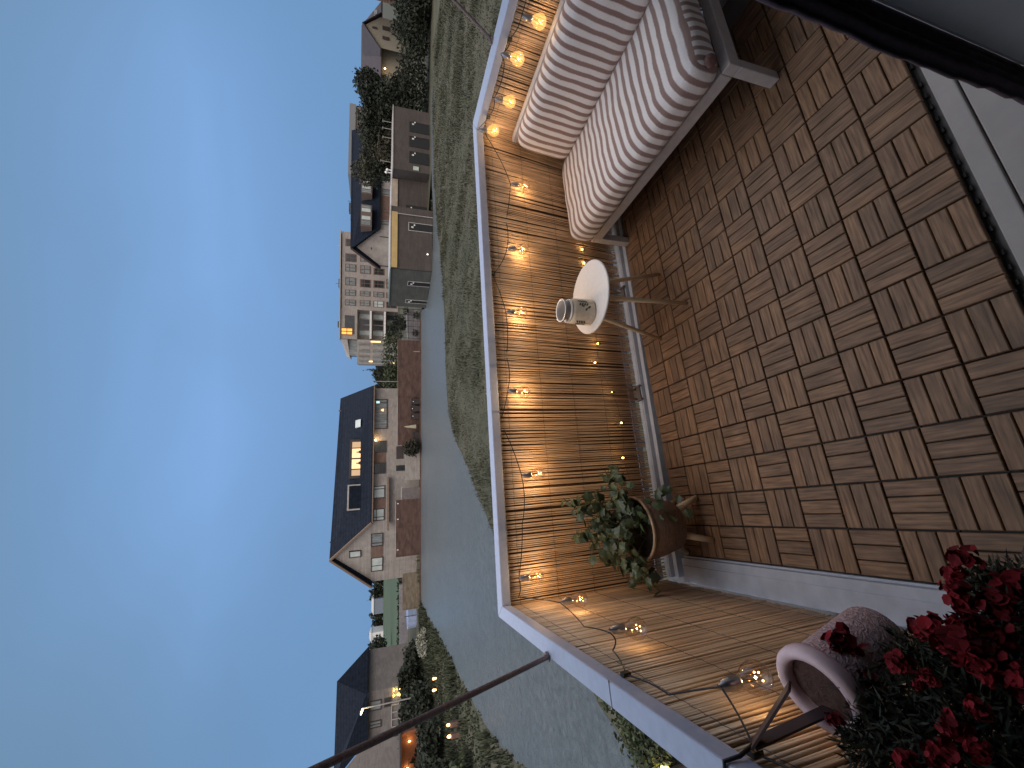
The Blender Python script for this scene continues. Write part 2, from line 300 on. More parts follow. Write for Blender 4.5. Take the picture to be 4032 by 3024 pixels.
def inside(P, x, y):
    c = False; j = len(P)-1
    for i in range(len(P)):
        if (P[i][1] > y) != (P[j][1] > y) and x < (P[j][0]-P[i][0])*(y-P[i][1])/(P[j][1]-P[i][1])+P[i][0]: c = not c
        j = i
    return c
# meadow and verge grass: tufts of blades (uncountable)
def tufts(name, n, area, hmin, hmax, m, seed, excl=True, dens=None, w=.012):
    rn = random.Random(seed); b = MB(); k = 0
    while k < n:
        x, y = area(rn)
        if excl and inside(ROADP, x, y): continue
        c = EX(x, y, G); hh = .40+2.6*max(0, mnoise.noise(Vector((x*.35, y*.35, seed)))+.15)+.8*max(0, mnoise.noise(Vector((x*1.7, y*1.7, seed+5)))); dist = math.hypot(x, y); sc_ = max(1, dist/11); k += 1; V = []; F = []
        for q in range(4):
            a = rn.uniform(0, 6.28); h = rn.uniform(hmin, hmax)*hh; ww = w*sc_*rn.uniform(.6, 1.5); le = rn.uniform(.1, .7)*h; px_, py_ = rn.uniform(-.08, .08)*sc_, rn.uniform(-.08, .08)*sc_
            ca, sa = math.cos(a), math.sin(a); i = len(V)
            V += [(c.x+px_-sa*ww, c.y+py_+ca*ww, G), (c.x+px_+sa*ww, c.y+py_-ca*ww, G), (c.x+px_+ca*le, c.y+py_+sa*le, G+h)]; F.append((i, i+1, i+2))
        b.add(V, F, rnd=rn.uniform(-.14, .14)+.45*mnoise.noise(Vector((x*.22, y*.5, seed+9))))
    return b.build(name, m, kind='stuff')
M_blade = mat('meadow_blades', (.038, .046, .026), .9, col2=(.080, .078, .050), scale=.45, attr=True, detail=3)
M_verge = mat('verge_blades', (.030, .040, .021), .9, col2=(.062, .070, .038), scale=.8, attr=True, detail=3)
def meadow(rn):
    while True:
        y = rn.uniform(5.5, 37)**1.0; y = 5.5+(y-5.5)*rn.random()**.35 if rn.random() < .6 else y
        x = rn.uniform(-7, 30)
        if x < y*1.05+3 and x > -y*.55-2: return x, y
tufts('meadow_grass', 26000, meadow, .03, .12, M_blade, 3, w=.008)
def verge(rn):
    while True:
        y = rn.uniform(4, 44); x = rn.uniform(-36, -8)
        if x > -y*1.15-6: return x, y
tufts('verge_grass', 9000, verge, .08, .30, M_verge, 5, w=.02)

# ---- foliage builder
def leafcloud(b, blobs, n, size, seed, squash=1.0, up=.2, fill=.35):
    rn = random.Random(seed); tot = sum(q[3]*q[4]*q[5] for q in blobs)
    for (cx, cy, cz, rx, ry, rz) in blobs:
        k = int(n*rx*ry*rz/tot)+3
        for _ in range(k):
            a = rn.uniform(0, 6.283); u = rn.uniform(-1, 1); q = math.sqrt(1-u*u); rad = rn.uniform(fill, 1)**.6*rn.uniform(.82, 1.12)
            p = Vector((cx+rx*rad*q*math.cos(a), cy+ry*rad*q*math.sin(a), cz+rz*rad*u))
            nrm = Vector((rn.gauss(0, 1), rn.gauss(0, 1), rn.gauss(0, 1)+up)).normalized(); t = nrm.orthogonal().normalized(); t = (Matrix.Rotation(rn.uniform(0, 6.28), 3, nrm) @ t); w_ = nrm.cross(t); s = size*rn.uniform(.55, 1.4)
            b.add([p-t*s, p-w_*s*.55+nrm*s*.15, p+t*s, p+w_*s*.55+nrm*s*.15], [(0, 1, 2, 3)], rnd=rn.uniform(-.45, .45))
def tree(name, x, y, h, blobs, n, size, label, m, group=None, trunk_r=.16, cat='tree', base=G, seed=1, lean=0):
    p = EX(x, y, base); t = thing(name, p, label, cat, group)
    rn = random.Random(seed); b = MB(); b.tube([p, p+Vector((lean*.3, 0, h*.35)), p+Vector((lean, 0, h*.8))], [trunk_r, trunk_r*.75, trunk_r*.3], 7)
    for i in range(6):
        a = rn.uniform(0, 6.28); z0 = h*rn.uniform(.25, .6); rr = h*rn.uniform(.15, .3)
        b.tube([p+Vector((0, 0, z0)), p+Vector((math.cos(a)*rr*.6, math.sin(a)*rr*.6, z0+h*.12)), p+Vector((math.cos(a)*rr, math.sin(a)*rr, z0+h*.25))], [trunk_r*.4, trunk_r*.25, trunk_r*.1], 5)
    b.build('trunk', M_bark, t, smooth=True)
    c = MB(); leafcloud(c, [(p.x+q[0], p.y+q[1], p.z+q[2], q[3], q[4], q[5]) for q in blobs], n, size, seed); c.build('crown', m, t)
    return t
def blobs(n, rx, ry, z0, z1, r0_, r1_, seed):
    rn = random.Random(seed); return [(rn.uniform(-rx, rx), rn.uniform(-ry, ry), rn.uniform(z0, z1), *[rn.uniform(r0_, r1_)]*2, rn.uniform(r0_, r1_)*.9) for _ in range(n)]
M_bark = mat('bark', (.07, .055, .042), .95, scale=12, bump=.6, stretch=(1, 1, .3))
M_leafd = mat('dark_foliage', (.012, .018, .010), .85, col2=(.030, .038, .022), scale=.5, attr=True, detail=3)
M_leafm = mat('mid_foliage', (.035, .050, .022), .8, col2=(.075, .095, .045), scale=.6, attr=True, detail=3)
M_leafo = mat('olive_foliage', (.028, .029, .016), .85, col2=(.055, .053, .030), scale=.6, attr=True, detail=3)

# ================================================================ FACADES
class Facade:
    def __init__(s, P0, P1): s.o = Vector(P0+(0,)); s.e = (Vector(P1+(0,))-s.o); s.len = s.e.length; s.e.normalize(); s.n = Vector((-s.e.y, s.e.x, 0))
    def p(s, a, dpt, z): q = s.o+s.e*a+s.n*dpt; return EX(q.x, q.y, z)
    def box(s, b, s0, s1, z0, z1, d0, d1):
        return b.hexa([s.p(s0, d0, z0), s.p(s1, d0, z0), s.p(s1, d1, z0), s.p(s0, d1, z0), s.p(s0, d0, z1), s.p(s1, d0, z1), s.p(s1, d1, z1), s.p(s0, d1, z1)])
M_frame = mat('dark_window_frame', (.055, .045, .042), .5, scale=4)
M_framew = mat('pale_window_frame', (.42, .40, .38), .5, scale=4)
M_gdark = mat('dark_window_glass', (.030, .036, .038), .12, scale=.6, spec=.8, var=.3)
M_gblind = mat('window_with_pale_blind', (.50, .56, .54), .35, scale=1.2, var=.12)
M_gcurt = mat('window_with_grey_curtain', (.20, .22, .22), .4, scale=2.5, var=.35, stretch=(3, 3, .4))
M_glit = emis('lit_window', (1.0, .60, .30), 1.15)
M_gwarm = emis('dim_warm_window', (.62, .42, .24), .5)
def window(F_, parent, s0, s1, z0, z1, pane=None, fm=None, mull=(), bar=(), pr=.05, name='window'):
    fw = min(.09, (s1-s0)*.12); b = MB(); fm = fm or M_frame
    F_.box(b, s0, s1, z1-fw, z1, -pr, .06); F_.box(b, s0, s1, z0, z0+fw, -pr-.03, .06); F_.box(b, s0, s0+fw, z0+fw, z1-fw, -pr, .06); F_.box(b, s1-fw, s1, z0+fw, z1-fw, -pr, .06)
    for m_ in mull: a = s0+(s1-s0)*m_; F_.box(b, a-fw*.4, a+fw*.4, z0+fw, z1-fw, -pr+.005, .05)
    for m_ in bar: a = z0+(z1-z0)*m_; F_.box(b, s0+fw, s1-fw, a-fw*.35, a+fw*.35, -pr+.01, .05)
    w = b.build(name, fm, parent)
    g = MB(); F_.box(g, s0+fw*.9, s1-fw*.9, z0+fw*.9, z1-fw*.9, -.012, .05)
    g.build('pane', pane or M_gdark, w); return w

# ---- big pale brick house with the blue-black roof
M_brick = mat('pale_brick', (.385, .35, .32), .9, var=.10, scale=1.5, kind='brick', bump=.2)
M_brick2 = mat('brown_infill_panel', (.21, .135, .105), .85, scale=2, kind='brick')
M_roof = mat('blue_black_roof_tiles', (.012, .018, .031), .8, scale=3, kind='tiles', var=.2, spec=.12)
M_trim = mat('brown_timber_trim', (.20, .14, .10), .7, scale=5)
A0 = (-14.43, 45.0); A1 = (-.65, 49.5); AQ = (-22.27, 48.6); AB = (-3.6, 58.5); AB2 = (-20.4, 58.0)
H1 = thing('gable_house', EX(*A0), 'large pale brick house with dark blue roof, lit dormer and pointed gable behind brown fence', 'house')
ze = 2.12; apex = EX(-18.4, 46.95, 6.0); rend = EX(-1.95, 53.7, 5.62)
b = MB()
lo = [EX(*p, G) for p in (A0, A1, AB, AQ)]; hi = [EX(*p, ze) for p in (A0, A1, AB, AQ)]
b.add(lo+hi, [(0, 1, 5, 4), (1, 2, 6, 5), (2, 3, 7, 6), (3, 0, 4, 7)]); b.add([hi[0], hi[3], apex], [(0, 2, 1)])
b.add([hi[1], hi[2], rend], [(0, 1, 2)]); b.build('wall', M_brick, H1)
b = MB(); up_ = Vector((0, 0, .16))
def slab(P, th=.16):
    n_ = len(P); return b.add(list(P)+[p+Vector((0, 0, th)) for p in P], [tuple(range(n_))[::-1], tuple(range(n_, 2*n_))]+[(i, (i+1) % n_, n_+(i+1) % n_, n_+i) for i in range(n_)])
fw_ = EX(-.32, -.36, 0)*1.0
apx = apex+Vector((0, 0, .05))+fw_*.6; ren = rend+Vector((0, 0, .05))
e0 = EX(-14.35, 44.55, 2.0); e1 = EX(-.35, 49.1, 1.95)
slab([e0, e1, ren, apx]); q0 = EX(-22.75, 48.3, 1.95); q1 = EX(-5, 59, 1.95); slab([apx, ren, q1, q0])
roof = b.build('roof', M_roof, H1)
b = MB(); b.beam(e0+Vector((-.05, -.1, .02)), apx+Vector((-.05, -.1, .1)), .14, .22); b.beam(apx+Vector((-.05, -.1, .1)), q0+Vector((-.05, -.1, .02)), .14, .22); b.build('verge_board', M_trim, H1)
b = MB(); b.beam(EX(-14.4, 44.5, 1.97), EX(-.3, 49.05, 1.93), .16, .13); b.build('gutter', M_trim, H1)
FL = Facade(A0, A1); FG = Facade(AQ, A0)
window(FL, H1, 9.75, 13.2, .5, 1.92, M_gcurt, mull=(.88,)); window(FL, H1, 7.15, 8.45, .62, 1.9, M_gdark, bar=(.55,)); window(FL, H1, 4.85, 6.05, .66, 1.88, M_gdark, bar=(.45,)); window(FL, H1, 2.3, 3.6, .72, 1.92, M_gblind, mull=(.75,)); window(FL, H1, .05, 1.27, .76, 1.92, M_gblind, mull=(.3,), bar=(.7,))
for s0, s1 in ((6.07, 7.13), (1.29, 2.28)):
    b = MB(); FL.box(b, s0, s1, .66, 1.9, -.035, .03); b.build('infill_panel', M_brick2, H1)
b = MB(); FL.box(b, -1.0, 4.4, .32, .50, -.55, .05); b.build('canopy', M_trim, H1)
b = MB(); FL.box(b, 5.05, 5.65, G, -.42, -.05, .04); b.build('door', M_gdark, H1)
b = MB(); FL.box(b, 6.35, 7.75, -1.2, -.45, -.05, .04); b.build('window', M_frame, H1)
Lg = 8.63
window(FG, H1, Lg-3.44, Lg-1.61, .88, 2.1, M_gcurt, mull=(.25,)); window(FG, H1, Lg-7.1, Lg-5.04, .84, 2.1, M_gblind, mull=(.4,), bar=(.0001,)); window(FG, H1, Lg-4.7, Lg-3.76, 3.1, 4.3, M_gblind)
b = MB(); FG.box(b, Lg-5.02, Lg-3.46, .86, 2.1, -.035, .03); b.build('infill_panel', M_brick2, H1)
# things in the roof
FR = Facade((-15.4, 45.55), (-1.5, 50.1))
b = MB(); FR.box(b, 5.35, 9.55, 2.95, 4.42, -.15, 2.6); dm = b.build('dormer', M_frame, H1)
for s0, s1, mm in ((5.6, 6.28, M_gwarm), (6.34, 7.4, M_glit), (7.5, 8.56, M_glit), (8.62, 9.3, M_gwarm)):
    b = MB(); FR.box(b, s0+.03, s1-.03, 3.2, 4.15, -.19, -.14); b.build('window', mm, dm)
for s_ in (6.9, 8.1): b = MB(); b.add([FR.p(a, -.21, z) for a, z in ((s_-.15, 3.2), (s_+.26, 3.2), (s_+.2, 3.42), (s_+.09, 3.52), (s_+.1, 3.7), (s_-.02, 3.72), (s_-.02, 3.5), (s_-.1, 3.4))]+[FR.p(a, -.195, z) for a, z in ((s_-.15, 3.2), (s_+.26, 3.2), (s_+.2, 3.42), (s_+.09, 3.52), (s_+.1, 3.7), (s_-.02, 3.72), (s_-.02, 3.5), (s_-.1, 3.4))], [tuple(range(8)), tuple(range(15, 7, -1))]+[(i, 8+i, 8+(i+1) % 8, (i+1) % 8) for i in range(8)]); b.build('sill_ornament', M_frame, dm)
b = MB(); FR.box(b, 2.08, 4.7, 3.0, 4.5, -.25, 2.8); dm2 = b.build('dormer', M_framew, H1)
b = MB(); FR.box(b, 2.22, 4.56, 3.04, 4.34, -.30, -.24); b.build('pane', M_roof, dm2)
b = MB(); b.hexa([FR.p(10.98, .15, 3.3), FR.p(11.84, .15, 3.3), FR.p(11.84, .75, 3.84), FR.p(10.98, .75, 3.84), FR.p(10.98, -.15, 3.36), FR.p(11.84, -.15, 3.36), FR.p(11.84, .45, 3.92), FR.p(10.98, .45, 3.92)]); b.build('skylight', M_gblind, H1)
b = MB(); b.tube([EX(-3.4, 53, 5.4), EX(-3.4, 53, 5.95)], .09, 8); b.build('flue', M_brick2, H1)
b = MB(); b.tube([EX(-17.2, 48, 5.8), EX(-17.2, 48, 6.3)], .08, 8); b.build('flue', M_gdark, H1)
b = MB(); b.lathe(FL.p(8.5, -.22, 1.74), [(.02, .12), (.10, .05), (.12, -.04), (.05, -.1)], 10); b.build('wall_lamp', emis('warm_lamp', (1, .62, .22), 9), H1)
lamp('wall_lamp_light', FL.p(8.5, -.5, 1.6), 26, (1, .66, .32), .08, H1)
b = MB(); b.lathe(FL.p(11.9, -.12, 1.05), [(.02, .14), (.16, -.12)], 10); b.build('glowing_shade', emis('orange_shade', (1, .55, .2), 2.5), H1)
b = MB(); FL.box(b, 12.72, 12.95, 1.35, 1.7, -.09, -.05); b.build('lit_screen', emis('pale_green_screen', (.55, .95, .85), 1.0), H1)

# ---- fences and yard walls along the far side of the road
M_fence = mat('red_brown_fence', (.105, .062, .050), .85, scale=1.2, bump=.3, var=.25, stretch=(1, 1, 3))
M_fencet = mat('tan_board_fence', (.20, .165, .12), .85, scale=1.4, bump=.3, var=.2, stretch=(1, 1, 4))
M_cap = mat('pale_capping', (.36, .33, .32), .7, scale=3)
FF = Facade((-24.5, 43.6), (9.5, 46.8))
def fence(s0, s1, z1, m, label, capm=None, step=2.0, z0=G, slats=True):
    t = thing('garden_fence', FF.p((s0+s1)/2, 0, G), label, 'fence'); b = MB(); k = 12 if slats else 1
    for i in range(k):
        za, zb = z0+(z1-z0)*i/k, z0+(z1-z0)*(i+.9 if slats else 1)/k; FF.box(b, s0, s1, za, zb, 0, .04)
    FF.box(b, s0, s1, z0, z1-.02, .02, .05) if slats else None
    b.build('panel', m, t); b = MB(); FF.box(b, s0, s1, z1, z1+.06, -.03, .08); b.build('capping', capm or M_cap, t)
    n_ = max(2, int((s1-s0)/step)+1)
    for i in range(n_):
        a = s0+(s1-s0)*i/(n_-1); b = MB(); FF.box(b, a-.05, a+.05, G, z1-.01, -.05, -.002); b.build('post', m, t)
    return t
fence(6.5, 12.2, -.36, M_fence, 'dark red brown board fence with pale capping below the pointed gable', M_cap)
fence(1.1, 4.7, -1.12, M_fencet, 'lower tan board fence left of the pointed gable', M_trim)
fence(18.0, 23.05, -.48, M_fence, 'dark brown slatted fence with folded parasol and chairs in front', M_cap)
fence(23.1, 29.25, -.5, M_fence, 'plain red brown fence between the pale flats and the dark roofed house', M_trim)
t = thing('garden_gate', FF.p(12.8, 0, G), 'grey vertical board gate between brown fence and shrub', 'gate'); b = MB()
for i in range(7): FF.box(b, 12.25+i*.17, 12.25+i*.17+.155, G+.05, -.95, 0, .05)
b.build('board_panel', mat('grey_boards', (.17, .15, .145), .85, scale=3, bump=.3), t); b = MB(); FF.box(b, 12.2, 13.5, -.97, -.88, -.02, .07); b.build('gate_frame', M_framew, t)
t = thing('yard_wall', FF.p(15.9, 0, G), 'low pale brick garden wall under the middle windows of the gabled house', 'wall'); b = MB(); FF.box(b, 14.2, 17.9, G, -1.3, .3, .5); b.build('brickwork', M_brick, t)
t = thing('canal_revetment', FF.p(12, -.95, G), 'low dark brown board revetment along the far canal bank under the fences', 'revetment'); b = MB()
for k in range(58): FF.box(b, -.5+k*.55, .03+k*.55, G+.0, G+.14, -1.02, -.97)
b.build('boards', M_fence, t)
# bins / chairs in front of the slatted fence
for i, (a, w_, h_, lab) in enumerate([(18.6, 1.5, .75, 'low dark storage box at left foot of slatted fence'), (21.0, .62, .95, 'dark wheeled bin, left of three beside the slatted fence'), (21.8, .62, 1.0, 'dark wheeled bin, middle of three beside the slatted fence'), (22.55, .6, .92, 'dark wheeled bin, right of three beside the slatted fence')]):
    t = thing('storage_box' if i == 0 else 'wheeled_bin', FF.p(a, -.6, G), lab, 'box' if i == 0 else 'bin', None if i == 0 else 'bins by the slatted fence')
    b = MB(); p0 = [FF.p(a-w_/2+.05, -.8, G), FF.p(a+w_/2-.05, -.8, G), FF.p(a+w_/2-.05, -.3, G), FF.p(a-w_/2+.05, -.3, G)]; p1 = [FF.p(a-w_/2, -.9, G+h_), FF.p(a+w_/2, -.9, G+h_), FF.p(a+w_/2, -.25, G+h_), FF.p(a-w_/2, -.25, G+h_)]
    b.hexa(p0+p1); b.build('body', M_frame, t); b = MB(); FF.box(b, a-w_/2-.03, a+w_/2+.03, G+h_+.003, G+h_+.07, -.94, -.22); b.build('lid', M_gdark, t)
    if i: b = MB(); b.lathe(FF.p(a, -.98, G+h_-.1), [(.001, .0), (.05, 0), (.05, .03), (.001, .03)], 8, axis=EX(0, -1, 0)); b.build('reflector', mat('white_reflector', (.8, .8, .8), .4), t)
t = thing('garden_parasol', FF.p(19.9, -.6, G), 'folded cream parasol standing against the slatted fence', 'parasol')
b = MB(); b.tube([FF.p(19.9, -.6, G), FF.p(19.9, -.6, -.95)], .03, 6); b.build('pole', M_frame, t); b = MB(); b.lathe(FF.p(19.9, -.6, -2.35), [(.22, 0), (.19, .3), (.09, .95), (.02, 1.25)], 10); b.build('folded_canopy', mat('cream_cloth', (.40, .38, .26), .9), t)
t = thing('marker_post', FF.p(28.0, -.5, G), 'short pale timber marker post at the foot of the red brown fence', 'post'); b = MB(); b.tube([FF.p(28.0, -.5, G), FF.p(28.0, -.5, G+.75)], .05, 8); b.build('shaft', mat('pale_timber', (.42, .30, .18), .8), t)
for a, z_, lab in ((7.2, -.55, 'left'), (10.3, -.55, 'middle'), (11.9, -.55, 'right')):
    t = thing('fence_lamp', FF.p(a, -.08, z_), 'tiny pale wall lamp, %s of three on the red brown fence below the gable' % lab, 'lamp', 'lamps on the brown fence'); b = MB(); FF.box(b, a-.05, a+.05, z_-.1, z_+.08, -.12, -.052); b.build('shade', mat('lamp_white', (.7, .68, .66), .4), t)

# ---- dark garage row on the right
M_gar = mat('grey_brown_brick', (.092, .078, .070), .9, scale=.8, kind='brick', bump=.2, var=.12)
M_gar2 = mat('green_grey_brick', (.090, .092, .082), .9, scale=.8, kind='brick', bump=.2, var=.12)
M_gdoor = mat('black_garage_door', (.020, .021, .022), .45, scale=2, stretch=(1, 1, 4))
M_white = mat('white_trim', (.75, .74, .72), .5, scale=3)
def annex(P0, P1, top, depth, m, label, s0=0, s1=None):
    F_ = Facade(P0, P1); s1 = F_.len if s1 is None else s1; t = thing('outbuilding', F_.p((s0+s1)/2, 0, G), label, 'outbuilding')
    b = MB(); F_.box(b, s0, s1, G, top, 0, depth); b.build('wall', m, t); b = MB(); F_.box(b, s0-.05, s1+.05, top, top+.08, -.06, depth+.05); b.build('roof_edge', M_framew if m is not M_gar2 else mat('green_trim', (.10, .14, .12), .6), t); return F_, t
def ddoor(F_, t, s0, s1, z1, frame=None, lampz=None, li=None):
    b = MB(); fw = .05 if frame else .03
    F_.box(b, s0, s0+fw, G, z1, -.05, .03); F_.box(b, s1-fw, s1, G, z1, -.05, .03); F_.box(b, s0+fw, s1-fw, z1-fw, z1, -.05, .03); w = b.build('door', frame or M_gdoor, t)
    b = MB(); F_.box(b, s0+fw, s1-fw, G+.02, z1-fw, -.03, .02)
    for i in range(1, 5):
        z_ = G+(z1-G)*i/5; F_.box(b, s0+fw+.05, s1-fw-.05, z_-.015, z_+.015, -.042, -.031)
    b.build('door_panel', M_gdoor, w)
    if li is not None:
        b = MB(); F_.box(b, s0+li, s0+li+.13, z1-.42, z1-.24, -.08, -.032); b.lathe(F_.p(s0+li+.25, -.06, z1-.5), [(.001, 0), (.07, 0), (.07, .04), (.001, .04)], 8, axis=EX(0, -1, 0)); b.build('white_fitting', M_white, w)
FA, ta = annex((20.04, 39.0), (25.6, 39.6), .42, 6, M_gar, 'dark brick garage block with three black doors, far right of the row', s0=-.55)
for s0, s1 in ((.26, 1.38), (1.87, 2.88), (3.33, 4.32)): ddoor(FA, ta, s0, s1, -1.0, li=.7)
b = MB(); FA.box(b, -.42, -.05, -1.85, -1.35, -.07, .02); b.build('meter_box', mat('pale_green_box', (.50, .58, .50), .5), ta)
FB, tb = annex((16.4, 41.0), (19.45, 40.4), .45, 5, M_gar, 'dark brick garage with a pale tan fascia and one narrow black door', s0=-.6)
b = MB(); FB.box(b, -.3, 2.9, -.06, .44, -.10, -.01); b.build('fascia', mat('tan_fascia', (.40, .33, .26), .7, scale=2), tb); ddoor(FB, tb, .1, .75, -.85, li=.2)
FC, tcx = annex((9.75, 36.3), (15.0, 36.3), .62, 5, M_gar, 'dark brick garage with a long yellow fascia board')
b = MB(); FC.box(b, .05, 4.75, .10, .58, -.10, -.01); b.build('fascia', mat('yellow_fascia', (.52, .38, .16), .7, scale=2, var=.06), tcx); ddoor(FC, tcx, 3.3, 4.02, -.8, M_framew, li=.25)
b = MB(); b.tube([FC.p(4.62, -.12, .1), FC.p(4.62, -.12, G)], .035, 6); b.build('drainpipe', M_framew, tcx)
b = MB(); b.lathe(FC.p(1.4, -.14, -2.42), [(.01, .08), (.07, .03), (.07, -.05), (.01, -.09)], 8); b.build('wall_lamp', emis('white_lamp', (.95, .93, .85), 1.2), tcx)
FD, td = annex((7.36, 41.0), (9.7, 36.45), .58, 5, M_gar2, 'green grey brick garage with two slim doors, left end of the row')
ddoor(FD, td, .65, 1.15, -.85, M_framew, li=.15); ddoor(FD, td, 3.15, 3.75, -.88, M_framew, li=.2)
for x_, h_, i in ((24.55, .85, 'rightmost'), (23.9, .85, 'second from right'), (23.06, .82, 'third from right'), (20.8, 1.0, 'fourth from right')):
    t = thing('roof_pole', EX(x_, 40.5, .5), 'thin pale pole on the three door garage roof, %s' % i, 'pole', 'poles on the garage roof'); b = MB(); b.tube([EX(x_, 40.5, .5), EX(x_, 40.5, .5+h_)], .02, 5); b.tube([EX(x_-.12, 40.5, .5+h_), EX(x_+.12, 40.5, .5+h_)], .012, 4); b.build('rod', M_framew, t)
t = thing('roof_vent', EX(19.8, 40.5, .5), 'white twin vent unit on the garage roof beside the dark tree', 'vent'); b = MB(); b.tube([EX(19.7, 40.3, .5), EX(19.7, 40.3, 1.05)], .05, 6); b.tube([EX(19.95, 40.3, .5), EX(19.95, 40.3, .95)], .05, 6); b.lathe(EX(19.7, 40.3, .95), [(.12, 0), (.12, .1), (.02, .2)], 8); b.lathe(EX(19.95, 40.3, .85), [(.12, 0), (.12, .1), (.02, .2)], 8); b.build('cowls', M_white, t)

# ---- row house with dark roof behind the garages
P0 = (25.48, 72.0); P1 = (46.0, 77.0); PQ = (19.64, 74.0)
H2 = thing('row_house', EX(*P0), 'dark roofed house with pale pointed gable and two dormers behind the garages', 'house'); ze = 1.5; ap = EX(22.0, 73.0, 5.75); re_ = EX(46.5, 81.5, 6.4)
b = MB(); lo = [EX(*p, G) for p in (P0, P1, (44, 87), PQ)]; hi = [EX(*p, ze) for p in (P0, P1, (44, 87), PQ)]; b.add(lo+hi, [(0, 1, 5, 4), (1, 2, 6, 5), (2, 3, 7, 6), (3, 0, 4, 7)]); b.add([hi[0], hi[3], ap], [(0, 2, 1)])
b.build('wall', mat('pale_grey_render', (.36, .33, .31), .9, scale=1), H2)
b = MB(); a_ = ap+EX(-.1, -.7, .1); slab([EX(25.5, 71.4, 1.4), EX(46, 76.4, 1.4), re_, a_], .2); slab([a_, re_, EX(44, 88, 1.4), EX(19.2, 73.6, 1.3)], .2); b.build('roof', M_roof, H2)
b = MB(); b.beam(a_+EX(0, -.05, .05), EX(19.1, 73.4, 1.35), .2, .3); b.build('verge_board', mat('dark_verge', (.05, .035, .032), .7), H2)
F2 = Facade(P0, P1)
FH = Facade((25.4, 71.0), (45.8, 75.6))
for s0, s1 in ((-.2, 3.75), (5.8, 8.75)):
    b = MB(); FH.box(b, s0, s1, 2.75, 4.45, -.3, 2.5); dd_ = b.build('dormer', mat('brown_dormer_cladding', (.16, .115, .095), .8), H2)
    for u0, u1, mm in ((.06, .26, M_gcurt), (.3, .46, M_gblind), (.66, .82, M_gblind), (.84, .95, M_gcurt)):
        b = MB(); FH.box(b, s0+(s1-s0)*u0, s0+(s1-s0)*u1, 2.95, 4.3, -.38, -.31); b.build('window', mm, dd_)
for s0, s1 in ((1.0, 1.7), (3.4, 3.95), (6.8, 7.9), (9.6, 10.4)): window(F2, H2, s0, s1, -.2, 1.25, M_gcurt)
b = MB(); F2.box(b, 1.9, 6.6, -.4, 1.3, -.04, .03); b.build('brown_panel', M_brick2, H2)
FQ = Facade(PQ, P0)
b = MB(); FQ.box(b, 2.85, 3.2, 2.7, 4.0, -.06, .03); b.build('slit_window', M_frame, H2); b = MB(); FQ.box(b, 5.0, 5.15, -.1, 1.5, -.05, .03); FQ.box(b, .3, .45, -.1, 1.5, -.05, .03); b.build('downpipe', M_frame, H2)

# ---- pale block of flats with stepped left end
M_flat = mat('flats_pale_brick', (.40, .365, .335), .9, scale=.6, kind='brick', var=.08)
H3 = thing('apartment_building', EX(15, 103), 'tall pale block of flats with a grid of brown windows and recessed balconies', 'building')
FT = Facade((4, 103), (35, 103)); Y = lambda s_: 30-s_
b = MB(); FT.box(b, Y(16.9), 31, G, 9.75, 0, 12); FT.box(b, Y(23.9), Y(16.9), 6.3, 9.95, 0, 12); FT.box(b, Y(23.9), Y(16.9), G, 6.3, 2.6, 12); FT.box(b, Y(29.6), Y(23.9), G, 6.25, 0, 10); b.build('wall', M_flat, H3)
b = MB(); FT.box(b, Y(24.0), 31.2, 9.96, 10.2, -.3, 12.2); b.build('roof_edge', M_framew, H3)
b = MB(); b.hexa([FT.p(Y(28.2), 2, 7.9), FT.p(Y(24), 0, 8.4), FT.p(Y(24), 9, 8.4), FT.p(Y(28.2), 9, 7.9), FT.p(Y(27.9), 2, 8.6), FT.p(Y(24), 0, 9.8), FT.p(Y(24), 9, 9.8), FT.p(Y(27.9), 9, 8.6)]); b.build('penthouse_roof', M_framew, H3)
b = MB(); b.hexa([FT.p(Y(27.6), 1.5, 6.3), FT.p(Y(24), .8, 6.3), FT.p(Y(24), 8, 6.3), FT.p(Y(27.6), 8, 6.3), FT.p(Y(27.6), 1.5, 7.9), FT.p(Y(24), .8, 8.4), FT.p(Y(24), 8, 8.4), FT.p(Y(27.6), 8, 7.9)]); b.build('penthouse_glazing', M_gcurt, H3)
for k_, (z0, z1, cols) in enumerate([(6.6, 9.05, [(.6, 2.3), (4.0, 5.9), (6.4, 8.2), (9.5, 11.4), (12.4, 13.8), (14.7, 16.1)]), (3.4, 5.8, [(4.0, 5.6), (6.4, 8.4), (9.7, 11.6), (12.45, 13.7), (14.6, 16.0)]), (.3, 2.8, [(6.8, 8.4), (9.7, 11.5), (12.4, 13.7), (14.6, 16.1)]), (-2.6, -.1, [(9.2, 11.4), (12.4, 13.7), (14.6, 16.1)])]):
    for j_, (u0, u1) in enumerate(cols):
        mm = [M_gdark, M_gblind, M_gcurt, M_gcurt][(j_*3+k_*2+(j_ == 1)) % 4] if not (k_ == 0 and j_ in (3, 4)) else M_gcurt
        b = MB(); FT.box(b, Y(u1), Y(u0), z0, z1, -.06, .04); w = b.build('window', M_brick2, H3)
        for (a0, a1, c0, c1) in ((.08, .46, .1, .56), (.54, .92, .1, .56), (.08, .46, .62, .9), (.54, .92, .62, .9)):
            b = MB(); L0, L1 = Y(u1), Y(u0); FT.box(b, L0+(L1-L0)*a0, L0+(L1-L0)*a1, z0+(z1-z0)*c0, z0+(z1-z0)*c1, -.12, -.062); b.build('pane', mm, w)
for u0, u1 in ((24.6, 25.4), (26.1, 26.95), (27.5, 28.3), (28.6, 29.3)):
    for z0, z1 in ((3.4, 5.9), (.35, 2.8), (-2.6, -.2)):
        b = MB(); FT.box(b, Y(u1), Y(u0), z0, z1, -.06, .04); w = b.build('window', M_gcurt, H3); b = MB(); FT.box(b, Y(u0)-(u1-u0)*.55, Y(u0)-(u1-u0)*.45, z0, z1, -.1, -.062); b.build('mullion', M_brick2, w)
